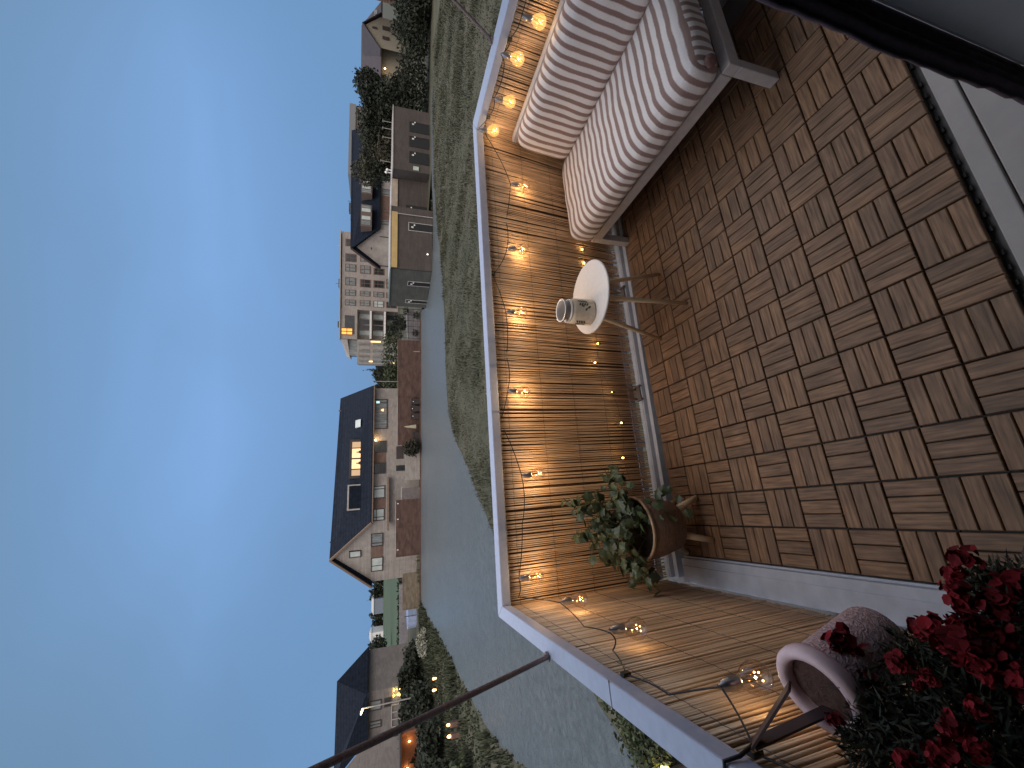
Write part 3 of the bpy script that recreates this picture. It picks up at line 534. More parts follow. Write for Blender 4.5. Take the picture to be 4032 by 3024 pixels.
for z_ in (3.1, -.1): b = MB(); FT.box(b, Y(23.6), Y(17.0), z_, z_+.42, -.1, 2.6); b.build('balcony_slab', M_white, H3)
for z0, z1 in ((3.6, 6.1), (.5, 3.0), (-2.7, -.2)):
    for i in range(4):
        b = MB(); FT.box(b, Y(22.6)+i*1.35, Y(22.6)+i*1.35+1.05, z0, z1-.2, 2.5, 2.62); b.build('balcony_window', M_gblind if (i+int(z0)) % 3 == 0 else M_gdark, H3)
b = MB(); FT.box(b, Y(22.7), Y(18.4), 6.9, 9.0, -.05, .05); b.build('loggia', M_gdark, H3)
b = MB(); FT.box(b, Y(22.9), Y(21.4), 7.4, 9.6, -.16, -.052); b.build('lit_window', emis('orange_window', (1, .42, .08), 1.3), H3)
b = MB()
for a_ in (22.9, 22.15, 21.4): FT.box(b, Y(a_)-.09, Y(a_)+.09, 7.3, 9.7, -.24, -.165)
FT.box(b, Y(22.9), Y(21.4), 8.45, 8.6, -.235, -.165); b.build('lit_window_frame', M_brick2, H3)
for u_, z0, z1 in ((24.3, 1.0, 3.2), (29.0, 2.8, 3.6), (29.3, -2.2, -1.3)): b = MB(); FT.box(b, Y(u_)-.12, Y(u_)+.12, z0, z1, -.2, -.08); b.build('lit_lamp', emis('facade_lamp', (1, .72, .30), 2.2), H3)
b = MB(); FT.box(b, Y(11.6), Y(9.6), 10.2, 10.6, 2, 4); FT.box(b, Y(21), Y(19.6), 10.2, 10.7, 2, 4); b.tube([FT.p(Y(10.5), 3, 10.6), FT.p(Y(10.5), 3, 11.3)], .05, 5); b.build('rooftop_plant', M_gdark, H3)
b = MB(); b.tube([FT.p(Y(1.5), 3, 9.7), FT.p(Y(1.5), 3, 11)], .06, 5); b.tube([FT.p(Y(2.3), 3, 9.7), FT.p(Y(2.3), 3, 10.6)], .05, 5); b.build('rooftop_mast', M_framew, H3)
# long brown flats behind the trees, far right
H4 = thing('brown_flats', EX(56, 112), 'long low brown block of flats showing over the dark trees on the right', 'building'); FU = Facade((40, 108), (72, 114))
b = MB(); FU.box(b, 0, 32, G, 7.6, 0, 10); b.build('wall', mat('brown_flats_wall', (.24, .19, .165), .9, scale=.6, var=.15), H4)
b = MB(); FU.box(b, -.3, 12, 7.6, 8.3, -.3, 10.3); FU.box(b, 12, 32.3, 7.6, 9.1, -.3, 10.3); b.build('roof_edge', mat('grey_roof_edge', (.22, .23, .24), .7), H4)
for i in range(9): b = MB(); FU.box(b, 2+i*3.3, 3.6+i*3.3, 4.6, 6.6, -.08, .03); b.build('window', M_gcurt, H4)
b = MB(); FU.box(b, 3, 5, 8.3, 8.8, 1, 3); b.tube([FU.p(6, 2, 8.3), FU.p(6, 2, 9.2)], .06, 5); b.build('rooftop_plant', M_gdark, H4)
# gabled house beyond the trees, far right
H5 = thing('far_gable_house', EX(58, 70), 'distant house with steep roof and cream timbered gable above the dark trees, far right', 'house')
b = MB(); c_ = lambda x, y, z: EX(x, y, z)
lo = [(49.0, 70), (57.8, 70), (57.8, 80), (49, 80)]; b.add([c_(x, y, G) for x, y in lo]+[c_(x, y, 1.6) for x, y in lo], [(0, 1, 5, 4), (1, 2, 6, 5), (2, 3, 7, 6), (3, 0, 4, 7)])
b.add([c_(52.6, 68.0, G), c_(57.4, 68.0, G), c_(57.4, 68.0, 1.7), c_(55.6, 68.0, 3.9), c_(52.6, 68, 1.7)], [(0, 1, 2, 3, 4)]); b.build('wall', mat('cream_render', (.27, .25, .20), .9), H5)
b = MB(); slab([c_(48.5, 69.2, 1.4), c_(61, 69.2, 1.4), c_(61, 75, 4.6), c_(48.5, 75, 4.6)], .2); slab([c_(57.9, 67.7, 1.5), c_(55.6, 67.7, 4.2), c_(55.6, 74, 4.4), c_(57.9, 72, 1.5)], .2); slab([c_(55.6, 67.7, 4.2), c_(52.2, 67.7, 1.5), c_(52.2, 72, 1.5), c_(55.6, 74, 4.4)], .2)
b.build('roof', mat('dark_brown_roof', (.045, .035, .042), .7, scale=2), H5)
FV = Facade((49, 67.95), (62, 67.95))
for u0, u1, z0, z1 in ((5.0, 5.5, .4, 1.4), (6.5, 7.1, .3, 1.4), (6.3, 6.6, 2.2, 2.9)): b = MB(); FV.box(b, u0, u1, z0, z1, -.05, .04); b.build('window', M_frame, H5)
for i in range(3): b = MB(); FV.box(b, 9+i*.9, 9.4+i*.9, 2.2, 2.7, 2.2, 2.6); b.build('skylight', M_gblind, H5)
b = MB(); b.lathe(EX(50.6, 69.5, .95), [(.02, .15), (.14, 0), (.02, -.15)], 8); b.build('wall_lamp', emis('warm_lamp2', (1, .68, .30), 9), H5)
lamp('wall_lamp_light', EX(50.6, 69.0, .9), 12, (1, .7, .35), .1, H5)
# brown corner of the neighbouring house at the right edge
H6 = thing('brown_house', EX(54.6, 62, G), 'dark plum brown house corner with sloping eave at the extreme right edge', 'house')
b = MB(); b.hexa([EX(54.6, 62, G), EX(64, 61, G), EX(66, 66, G), EX(58.8, 66, G), EX(54.6, 62, 4.4), EX(64, 61, 4.6), EX(66, 66, 4.6), EX(58.8, 66, 4.4)]); b.build('wall', M_fence, H6)
b = MB(); slab([EX(54.0, 61.5, 4.2), EX(64, 60.4, 4.3), EX(66, 64, 7.5), EX(58, 65, 7.5)], .3); b.build('roof', mat('plum_brown_roof', (.075, .050, .052), .7), H6)

# ---- house at the far left
LP0 = (-35.6, 44.0); LP1 = (-31.5, 44.0)
H7 = thing('left_house', EX(-31, 44), 'grey house with dark blue roof and yellow lit lamps, far left behind shrubs', 'house'); FLh = Facade((-42, 43.6), (-31.5, 44.2))
b = MB(); P = [(-31.5, 44.2), (-28.9, 47.0), (-36, 54), (-44, 50), (-42, 43.6)]
b.add([EX(*p, G) for p in P]+[EX(*p, 2.2) for p in P], [(i, (i+1) % 5, 5+(i+1) % 5, 5+i) for i in range(5)]); b.add([EX(-31.5, 44.2, 2.2), EX(-28.9, 47.0, 2.2), EX(-31.0, 46, 5.0)], [(0, 1, 2)])
b.add([EX(-36.0, 43.4, G), EX(-42, 43.0, G), EX(-42, 43.0, 5.0), EX(-38.3, 43.3, 4.6), EX(-36.0, 43.4, 2.4)], [(0, 4, 3, 2, 1)]); b.build('wall', mat('grey_brick', (.23, .215, .205), .9, scale=.8, kind='brick', var=.1), H7)
b = MB(); slab([EX(-35.7, 43.5, 2.15), EX(-31.3, 43.7, 2.2), EX(-30.6, 45.5, 5.1), EX(-40.5, 46.5, 5.4), EX(-38.6, 43.3, 5.0)], .15); slab([EX(-31.3, 43.7, 2.2), EX(-28.5, 46.9, 2.15), EX(-30.6, 45.5, 5.1)], .12); slab([EX(-28.5, 46.9, 2.15), EX(-36, 55, 2.1), EX(-40.5, 46.5, 5.4), EX(-30.6, 45.5, 5.1)], .12); b.build('roof', M_roof, H7)
for u0, u1, z0, z1, mm in ((8.6, 9.6, .9, 2.05, M_gcurt), (6.9, 7.6, .9, 2.05, M_gcurt), (8.7, 9.6, -.1, .65, M_gdark), (3.4, 4.2, .2, 1.2, M_gdark), (2.0, 2.8, .2, 1.2, M_gdark), (5.0, 5.9, 1.2, 1.7, M_gdark)):
    window(FLh, H7, u0, u1, z0, z1, mm, mull=(.5,), pr=.45 if u0 < 6 else .05)
for u_ in (10.3, 9.75):
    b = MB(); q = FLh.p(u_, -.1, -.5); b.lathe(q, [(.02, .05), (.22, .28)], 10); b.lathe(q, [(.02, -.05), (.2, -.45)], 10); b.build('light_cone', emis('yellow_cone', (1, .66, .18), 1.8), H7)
    lamp('wall_lamp_light', FLh.p(u_, -.35, -.5), 9, (1, .68, .3), .05, H7)
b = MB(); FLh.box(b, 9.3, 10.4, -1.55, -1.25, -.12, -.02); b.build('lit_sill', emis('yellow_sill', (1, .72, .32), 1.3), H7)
b = MB()
for i in range(4): FLh.box(b, 6.6+i*.72, 6.68+i*.72, G, -.1, -.1, -.03)
FLh.box(b, 6.6, 8.85, -.16, -.08, -.1, -.02); FLh.box(b, 6.6, 8.85, -1.3, -1.24, -.1, -.02); b.build('glazed_door_frame', M_framew, H7)
# terrace cabin glowing orange
H8 = thing('garden_room', EX(-30.5, 36, G), 'open garden room glowing orange with three lamps and a bright canopy, far left', 'garden room'); FM = Facade((-35, 34.8), (-29.6, 36.4))
b = MB(); FM.box(b, 0, 5.5, G, -.6, .9, 1.1); FM.box(b, 5.4, 5.55, G, -.55, -.6, 1.1); b.build('back_wall', mat('orange_brown_boards', (.30, .12, .06), .8, scale=2, bump=.3), H8)
b = MB(); FM.box(b, -.2, 5.7, -.6, -.45, -.8, 1.2); b.build('roof', M_frame, H8)
for i, (u_, z_) in enumerate(((5.05, -1.05), (4.2, -1.35), (2.3, -1.15))):
    b = MB(); b.lathe(FM.p(u_, .75, z_), [(.01, .1), (.07, 0), (.01, -.1)], 8); b.build('lamp_bulb', emis('cabin_bulb', (1, .80, .35), 14), H8); lamp('cabin_light', FM.p(u_, .55, z_), 7, (1, .55, .22), .06, H8)
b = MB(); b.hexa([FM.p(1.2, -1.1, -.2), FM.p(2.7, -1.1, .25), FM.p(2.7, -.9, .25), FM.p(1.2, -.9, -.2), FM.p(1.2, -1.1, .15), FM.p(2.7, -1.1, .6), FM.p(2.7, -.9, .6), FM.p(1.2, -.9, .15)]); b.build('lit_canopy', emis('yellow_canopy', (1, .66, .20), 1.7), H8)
b = MB(); b.hexa([EX(-31.3, 34, G), EX(-28.6, 34, -1.95), EX(-28.6, 34.3, -1.95), EX(-31.3, 34.3, G), EX(-31.3, 34, -2.1), EX(-28.6, 34, -1.75), EX(-28.6, 34.3, -1.75), EX(-31.3, 34.3, -2.1)]); b.build('pale_step', M_cap, H8)

# ---- street furniture and small far things
def street_lamp(x, y, z0, z1, label, lit=None, col=(1, .75, .4), e=3):
    t = thing('street_lamp', EX(x, y, z0), label, 'street lamp'); b = MB(); b.tube([EX(x, y, z0), EX(x, y, z1)], .05, 6); b.build('pole', M_framew, t)
    b = MB(); b.beam(EX(x-.05, y, z1), EX(x+.05, y-.6, z1+.12), .16, .08); b.build('lamp_head', emis(lit, col, e) if lit else M_framew, t); return t
street_lamp(-26.9, 36, G, 2.5, 'lit street lamp on a slim pole in front of the far left house', 'street_glow', (1, .74, .34), 7)
lamp('street_light', EX(-26.9, 35.6, 2.3), 14, (1, .76, .42), .08)
bpy.data.objects['street_light'].parent = bpy.data.objects['street_lamp']; bpy.data.objects['street_light'].location = EX(-26.9, 35.6, 2.3)-EX(-26.9, 36, G)
street_lamp(.15, 52, G, 1.97, 'unlit slim pale lamp post between the flats and the dark roofed house')
# path lights in the verge
for x_, y_, i in ((-19.96, 28, 'further'), (-20.74, 28, 'nearer')):
    t = thing('path_light', EX(x_, y_, G), 'small orange garden bollard light in the dark verge, %s of the pair' % ('upper' if i == 'further' else 'lower'), 'garden light', 'bollard lights in the verge'); b = MB(); b.tube([EX(x_, y_, G), EX(x_, y_, -2.28)], .04, 6); b.build('post', M_frame, t)
    b = MB(); b.lathe(EX(x_, y_, -2.28), [(.02, .16), (.09, .1), (.05, -.12)], 8); b.build('lantern', emis('orange_lantern', (1, .52, .18), 5), t); lamp('lantern_glow', EX(x_, y_-.2, -2.2), 2.0, (1, .6, .25), .05, t)
for x_, z_, i in ((-18.34, -2.2, 'dim'), (-18.97, -2.25, 'bright')):
    t = thing('red_lantern', EX(x_, 22, G), '%s red brown lantern standing among the dark shrubs by the canal' % i, 'lantern', 'lanterns among the shrubs'); b = MB()
    c = EX(x_, 22, G); b.box(c.x-.11, c.x+.11, c.y-.11, c.y+.11, G, z_-.1); b.build('body', M_brick2, t)
    b = MB(); b.lathe(EX(x_, 22, z_), [(.02, .1), (.075, .04), (.075, -.06), (.02, -.1)], 8); b.build('flame_glass', emis('lantern_'+i, (1, .60, .28), 3 if i == 'dim' else 7), t); lamp('lantern_glow', EX(x_, 21.8, z_), .8, (1, .5, .25), .05, t)
# low grey wall, blue trampoline-like tank, white barn
t = thing('grey_wall', EX(-34, 60, G), 'long low grey concrete wall at the edge of the green field', 'wall'); b = MB(); b.hexa([EX(-42, 60, G), EX(-28.5, 60, G), EX(-28.5, 60.4, G), EX(-42, 60.4, G), EX(-42, 60, -1.75), EX(-28.5, 60, -1.6), EX(-28.5, 60.4, -1.6), EX(-42, 60.4, -1.75)]); b.build('concrete', mat('grey_lilac_concrete', (.27, .26, .28), .8, scale=1), t)
t = thing('garden_pool', EX(-26.7, 48, G), 'pale blue frame pool with a netting pole left of the tan fence', 'pool'); b = MB(); b.lathe(EX(-26.7, 48.6, G), [(1.35, 0), (1.4, .95), (1.25, .95), (1.25, .7), (.01, .7)], 20); b.build('basin', mat('pale_blue_liner', (.35, .45, .66), .6, scale=3), t)
b = MB(); b.tube([EX(-26.0, 47.1, G), EX(-26.0, 47.1, -1.5)], .04, 6); b.build('pole', M_frame, t)
for (x_, w_, d_, h_, lab, c_) in ((-147, 5.5, 250, 3.6, 'small white barn on the horizon beside the round bush', (.8, .8, .8)), (-132.0, 9, 255, 2.6, 'low blue grey farm shed on the horizon', (.20, .24, .30))):
    t = thing('far_barn', EX(x_, d_, G), lab, 'barn'); b = MB(); F_ = Facade((x_-w_/2, d_), (x_+w_/2, d_)); F_.box(b, 0, w_, G, h_, 0, 6); b.build('wall', mat(lab[:12], c_, .8), t); b = MB(); b.hexa([F_.p(-.3, -.3, h_), F_.p(w_+.3, -.3, h_), F_.p(w_+.3, 6.3, h_), F_.p(-.3, 6.3, h_), F_.p(1, 2.5, h_+1.3), F_.p(w_-1, 2.5, h_+1.3), F_.p(w_-1, 3.5, h_+1.3), F_.p(1, 3.5, h_+1.3)]); b.build('roof', M_framew, t)
t = thing('far_shed', EX(-80.5, 118, G), 'bright white end of a shed between the round bush and the left house', 'shed'); b = MB(); b.hexa([EX(-81.6, 118, G), EX(-79.6, 118, G), EX(-79.6, 121, G), EX(-81.6, 121, G), EX(-81.6, 118, 3.2), EX(-79.6, 118, 2.2), EX(-79.6, 121, 2.2), EX(-81.6, 121, 3.2)]); b.build('wall', mat('shed_white', (.82, .80, .74), .7), t)
# far wood on the horizon (one mass)
b = MB(); bl = []
rn = random.Random(4)
for i in range(60): x_ = -170+i*1.45+rn.uniform(-.8, .8); q = EX(x_, 262+rn.uniform(-6, 6), G); h_ = rn.uniform(5.2, 8.6); bl.append((q.x, q.y, q.z+h_*.5, 2.0, 2.0, h_*.55))
for i in range(50): x_ = -84+i*5+rn.uniform(-2, 2); q = EX(x_, 300+rn.uniform(-10, 10), G); h_ = rn.uniform(6, 9.0); bl.append((q.x, q.y, q.z+h_*.5, 4.0, 4.0, h_*.55))
leafcloud(b, bl, 15000, 1.1, 11); b.build('distant_treeline', M_leafd, kind='stuff')
# hedges
def hedge(P, h, w_, n, label, m, size=.09, seed=3, name='hedge'):
    c = EX(P[0][0], P[0][1], G); t = thing(name, c, label, 'hedge'); b = MB(); bl = []
    for i in range(len(P)-1):
        L_ = math.hypot(P[i+1][0]-P[i][0], P[i+1][1]-P[i][1]); k = max(2, int(L_/(w_*.9)))
        for j in range(k+1): q = EX(P[i][0]+(P[i+1][0]-P[i][0])*j/k, P[i][1]+(P[i+1][1]-P[i][1])*j/k, G); bl.append((q.x, q.y, G+h*.5, w_, w_, h*.55))
    leafcloud(b, bl, n, size, seed); b.build('foliage', m, t); return t
hedge([(-44, 61), (-24, 61)], 1.5, 1.0, 1800, 'dark clipped hedge running behind the low grey wall', M_leafd, .22)
hedge([(-36, 42.2), (-28.5, 41.5)], 2.1, 1.0, 2200, 'dark hedge in front of the far left house', M_leafd, .2, 5)
hedge([(-33, 37), (-29.2, 43)], 1.8, 1.1, 2200, 'dark brown hedge left of the pale pool', M_leafd, .2, 6)
hedge([(-31.5, 42.3), (-25.8, 40.6)], 1.75, .9, 1800, 'dark leafy hedge hiding the foot of the far left gable wall', M_leafd, .18, 12)
def shrub(name, x, y, rx, h, n, size, label, m, group=None, seed=1, cat='shrub'):
    p = EX(x, y, G); t = thing(name, p, label, cat, group); rn = random.Random(seed); b = MB()
    for i in range(5): a = rn.uniform(0, 6.28); b.tube([p, p+Vector((math.cos(a)*rx*.5, math.sin(a)*rx*.5, h*.7))], [.03, .01], 5)
    b.build('stems', M_bark, t); b = MB(); leafcloud(b, [(p.x+rn.uniform(-.5, .5)*rx, p.y+rn.uniform(-.5, .5)*rx, p.z+h*rn.uniform(.3, .7), rx*.65, rx*.65, h*.42) for _ in range(6)], n, size, seed); b.build('foliage', m, t); return t
sh = [(-23.0, 36.6, 1.3, .9, 'pale grey flowering shrub mound beside the left end of the canal', mat('pale_grass_heads', (.20, .205, .16), .9, col2=(.34, .34, .28), scale=1, attr=True)), (-25.4, 33, 1.7, 1.9, 'dark leafy shrub between pale mound and the bollard lights', M_leafd), (-23.5, 27, 2.0, 1.7, 'broad dark shrub right behind the bollard lights', M_leafd),
      (-22, 21.5, 1.9, 1.9, 'dark shrub behind the red brown lanterns', M_leafd), (-19.2, 18.6, 1.5, 1.2, 'speckled shrub below the red brown lanterns', M_leafm), (-17.6, 15.5, 1.4, 1.0, 'low speckled shrub close to the canal at left edge', M_leafm), (-27.6, 25, 2.6, 2.6, 'tall dark shrub in front of the orange garden room', M_leafd),
      (-27, 38.2, 1.3, 2.3, 'dark upright shrub under the lit street lamp', M_leafd)]
for i, (x_, y_, rx, h_, lab, m_) in enumerate(sh): shrub('garden_shrub', x_, y_, rx, h_, 1500, .11+.004*y_/2, lab, m_, 'shrubs on the left verge', 20+i)
shrub('gate_shrub', -6.4, 44.2, 1.2, 2.0, 1300, .13, 'leafy olive shrub beside the grey gate under the dark house windows', M_leafo, None, 31)
shrub('rail_shrub', 1.1, 12.6, 1.0, .9, 1200, .06, 'round dark green shrub in the meadow just beyond the balcony rail', M_leafm, None, 33)
shrub('corner_shrub', -5.26, 5.76, .62, .85, 1100, .05, 'small green shrub below the left rail lit by a yellow garden spotlight', M_leafm, None, 34)
b = MB(); 
t = thing('garden_spotlight', EX(-5.63, 5.01, G), 'bright yellow garden spotlight shining up into leaves below the left rail', 'garden light'); p = EX(-5.63, 5.01, G); b.tube([p, p+Vector((0, 0, .3))], .03, 6); b.build('spike', M_frame, t); b = MB(); b.lathe(p+Vector((0, 0, .3)), [(.03, 0), (.06, .1), (.001, .1)], 10); b.build('lens', emis('spot_lens', (1, .78, .25), 8), t); lamp('spot_glow', p+Vector((.03, -.03, .42)), 3.2, (1, .74, .25), .04, t)
shrub('lit_shrub', -5.51, 5.21, .46, .80, 1500, .045, 'yellow lit leafy shrub around the garden spotlight', M_leafm, None, 35)
# trees and conifers
BL = [('broad_tree', 27.6, 43.4, 7.4, blobs(30, 2.7, 2.0, 1.4, 6.0, 1.0, 1.7, 41), 14000, .17, 'big dark tree mass right of the three door garage', M_leafd), ('broad_tree', 24.6, 45.5, 7.6, blobs(24, 2.9, 2.0, 3.2, 6.7, .9, 1.6, 42), 9500, .15, 'olive brown tree rising behind the three door garage', M_leafo),
      ('broad_tree', 42, 44, 5.0, blobs(30, 8.0, 2.2, .5, 3.0, 1.0, 1.5, 43), 10000, .18, 'wide low dark tree at the right edge below the cream gable', M_leafd), ('broad_tree', 22.6, 46.5, 5.8, blobs(11, 1.5, 1.6, 3.2, 5.0, .7, 1.3, 44), 3400, .14, 'smaller dark green tree between garage vent and dormer windows', M_leafd), ('broad_tree', 37, 40, 4.2, blobs(12, 2.6, 2.0, .8, 2.5, .9, 1.4, 45), 4500, .16, 'low black green tree beside the garage end wall', M_leafd)]
for i, (nm, x_, y_, h_, bl, n_, sz, lab, m_) in enumerate(BL): tree(nm, x_, y_, h_, bl, n_, sz, lab, m_, 'dark trees on the right', seed=50+i)
hedge([(27, 40.8), (46, 37)], 2.9, 1.4, 7000, 'dense black green hedge at the foot of the right hand trees', M_leafd, .17, 8)
for i, (x_, h_, w_, lab) in enumerate([(2.6, 6.9, 1.5, 'tallest dark conifer against the left end of the flats'), (.9, 5.2, 1.7, 'lower dark conifer beside the unlit lamp post'), (-.9, 5.3, 1.5, 'dark conifer touching the right roof end of the gabled house')]):
    p = EX(x_, 90, G); t = thing('conifer', p, lab, 'tree', 'conifers between flats and house'); b = MB(); b.tube([p, p+Vector((0, 0, h_*.9))], [.15, .03], 6); b.build('trunk', M_bark, t); b = MB()
    leafcloud(b, [(p.x+rng.uniform(-.1, .1), p.y, p.z+h_*k/9, w_*(1-k/9.6), w_*(1-k/9.6), h_*.09) for k in range(1, 10)], 1500, .17, 60+i); b.build('crown', M_leafd, t)
hedge([(-2, 86), (9, 88)], 3.6, 1.6, 1800, 'mid green tall hedge below the conifers', M_leafm, .25, 9)
tree('yard_tree', 6.6, 49.5, 3.4, blobs(7, .8, .6, 1.6, 2.9, .5, .9, 46), 1500, .11, 'small dark tree in front of the recessed balconies of the flats', M_leafd, seed=70, trunk_r=.08)
tree('round_bush_tree', -76, 120, 8, blobs(9, 3.5, 2.0, 2.5, 5.8, 1.8, 2.8, 47), 2200, .4, 'large round dark bush tree on the field edge next to the left house', M_leafd, seed=71)
# rack with plants and pale rocks between garage row and brown fence
t = thing('garden_trellis', EX(6.4, 46.4, G), 'black wire trellis fence with climbing plants in front of pale stones', 'trellis'); FT2 = Facade((4.9, 46.4), (8.2, 46.6)); b = MB()
for i in range(6): a = i*.64; FT2.box(b, a, a+.05, G, -.55, -.04, .02)
for i in range(5): z_ = G+.25+i*.5; FT2.box(b, 0, 3.3, z_, z_+.04, -.04, .02)
b.build('wire_frame', M_frame, t); b = MB(); leafcloud(b, [(FT2.p(a, 0, 0).x, FT2.p(a, 0, 0).y, z_, .45, .3, .35) for a, z_ in ((.3, -.7), (1.2, -1.0), (2.2, -.8), (3, -1.3), (.6, -2.3), (2.6, -2.4))], 900, .08, 80); b.build('climber', M_leafd, t)
b = MB(); t = tag(b.hexa([FT2.p(0, .4, G), FT2.p(3.3, .4, G), FT2.p(3.3, .9, G), FT2.p(0, .9, G), FT2.p(0, .5, -1.5), FT2.p(3.3, .5, -1.35), FT2.p(3.3, .9, -1.35), FT2.p(0, .9, -1.5)]).build('stone_bank', mat('pale_stones', (.20, .19, .20), .9, col2=(.40, .38, .40), scale=2.2, bump=.6), bevel=.05), 'mottled pale stone bank behind the wire trellis', 'stone wall')

# ================================================================ OWN HOUSE AND BALCONY
M_slab = mat('balcony_concrete', (.16, .15, .145), .9, scale=3, bump=.3)
M_wallh = mat('house_grey_wall', (.30, .28, .26), .9, scale=2, kind='brick')
M_sill = mat('grey_threshold_metal', (.34, .32, .31), .75, scale=14, var=.03, bump=.03)
M_jamb = mat('blue_grey_door_frame', (.60, .64, .68), .7, scale=12, var=.03, bump=.03)
OH = thing('balcony_house', (0, .1, G), 'own house wall with grey door frame, threshold and balcony slab around the viewpoint', 'house')
b = MB(); b.box(-5, -1.3, .05, .38, G, 2.6); b.box(1.36, 6, .05, .38, G, 2.6); b.box(-1.298, 1.358, .05, .38, 2.35, 2.6); b.box(-1.298, 1.358, .05, .36, G, -.21)
b.box(-5, 6, -4.6, -4.4, G, 2.6); b.box(-5, -4.8, -4.39, .04, G, 2.6); b.box(5.8, 6, -4.39, .04, G, 2.6); b.build('wall', M_wallh, OH)
b = MB(); b.box(-5.1, 6.1, -4.65, .41, 2.62, 2.72); b.box(-1.6, 3.0, .42, .95, 2.62, 2.70); b.build('roof', M_roof, OH)  # second box: unseen overhang added to shade the floor near the door
b = MB(); b.box(-4.79, 5.79, -4.38, .04, -.22, -.06); b.build('room_floor', M_slab, OH)
b = MB(); b.box(-.62, 2.50, .39, 2.20, -.26, -.035); b.build('balcony_slab', M_slab, OH)
b = MB(); b.box(-1.29, 1.35, .04, .395, -.20, -.05); b.box(-1.29, 1.35, .436, .485, -.03, -.012); b.box(-1.29, 1.35, .33, .428, -.03, -.002); b.box(-1.29, 1.35, .06, .322, -.03, .022); b.box(-1.29, 1.35, .10, .20, .024, .036); b.build('threshold', M_sill, OH, bevel=.004)
b = MB(); b.box(.897, 1.359, .19, .300, -.048, 2.34); b.box(.985, 1.02, .176, .189, .04, 2.3); b.box(1.06, 1.359, .301, .383, -.048, 2.34); b.box(-1.299, -1.09, .14, .383, -.049, 2.34); b.box(-1.08, 1.08, .14, .383, 2.2, 2.34); b.build('door_frame', M_jamb, OH, bevel=.006)

# dark curtain gathered beside the jamb
cu = MB(); cols = []
nz_, nx_ = 60, 26
rn = random.Random(9)
edge = [rn.uniform(-.006, .006) for _ in range(nz_+1)]
for j in range(nz_+1):
    z = .030+2.14*j/nz_
    for i in range(nx_+1):
        u = i/nx_; x = .816+.118*u+(edge[j]*(1-u)) + .005*math.sin(z*9)*(1-u); y = .318+.010*math.sin(u*6.28*4+.6*math.sin(z*3))
        cols.append((x, y, z))
F_ = [(j*(nx_+1)+i, j*(nx_+1)+i+1, (j+1)*(nx_+1)+i+1, (j+1)*(nx_+1)+i) for j in range(nz_) for i in range(nx_)]
cu.add(cols, F_); cuo = cu.build('door_curtain', mat('dark_plum_curtain', (.075, .055, .070), .95, scale=30, bump=.4), smooth=True)
so_ = cuo.modifiers.new('thickness', 'SOLIDIFY'); so_.thickness = .004; tag(cuo, 'dark plum curtain gathered beside the grey door frame', 'curtain')

# ---- click deck tiles
M_slat = slat_mat('brown_stained_slats', (.258, .152, .086), (.098, .054, .031)); M_grid = mat('black_plastic_grid', (.010, .009, .008), .6)
def deck_mesh(seed):
    rn = random.Random(seed); b = MB()
    for ix in range(2):
        for iy in range(2):
            along_x = (ix+iy) % 2 == 0; x0, y0 = ix*.15+.003, iy*.15+.003; w_ = .144
            for k in range(3):
                sl_ = .0455; o_ = k*(.144-.0455)/2; rv = rn.uniform(-.17, .15)
                zt = rn.uniform(-.0008, .0008)
                if along_x: X0, X1, Y0, Y1 = x0, x0+w_, y0+o_, y0+o_+sl_
                else: X0, X1, Y0, Y1 = x0+o_, x0+o_+sl_, y0, y0+w_
                e = .0022; V = [(X0, Y0, -.016), (X1, Y0, -.016), (X1, Y1, -.016), (X0, Y1, -.016), (X0, Y0, -e+zt), (X1, Y0, -e+zt), (X1, Y1, -e+zt), (X0, Y1, -e+zt), (X0+e, Y0+e, zt), (X1-e, Y0+e, zt), (X1-e, Y1-e, zt), (X0+e, Y1-e, zt)]
                b.add(V, [(3, 2, 1, 0), (0, 1, 5, 4), (1, 2, 6, 5), (2, 3, 7, 6), (3, 0, 4, 7), (4, 5, 9, 8), (5, 6, 10, 9), (6, 7, 11, 10), (7, 4, 8, 11), (8, 9, 10, 11)], rnd=rv, dir=0. if along_x else 1.)
    return b
def deck_tile(x, y, seed):
    t = thing('deck_tile', (x, y, -.03), 'brown square click deck tile of slats laid in a basket weave on the balcony floor', 'deck tile', 'deck tiles on the balcony floor')
    b = deck_mesh(seed); b.v = [v+Vector((x, y, 0)) for v in b.v]; b.build('slats', M_slat, t)
    g = MB()
    g.box(x+.002, x+.298, y+.002, y+.298, -.033, -.0165)
    for k in range(6): g.box(x+.03+k*.045, x+.045+k*.045, y-.006, y+.0015, -.030, -.020)
    g.build('plastic_base', M_grid, t); return t
protos = [deck_tile(-.3214+.3*i, .505, 100+i) for i in range(8)]
pk = 0
for j in range(5):
    for i in range(8):
        if j == 0: continue
        src = protos[(i*3+j*5+1) % 8]; c = copy_tree(src); c.location = (-.3214+.3*i, .505+.3*j, -.03)

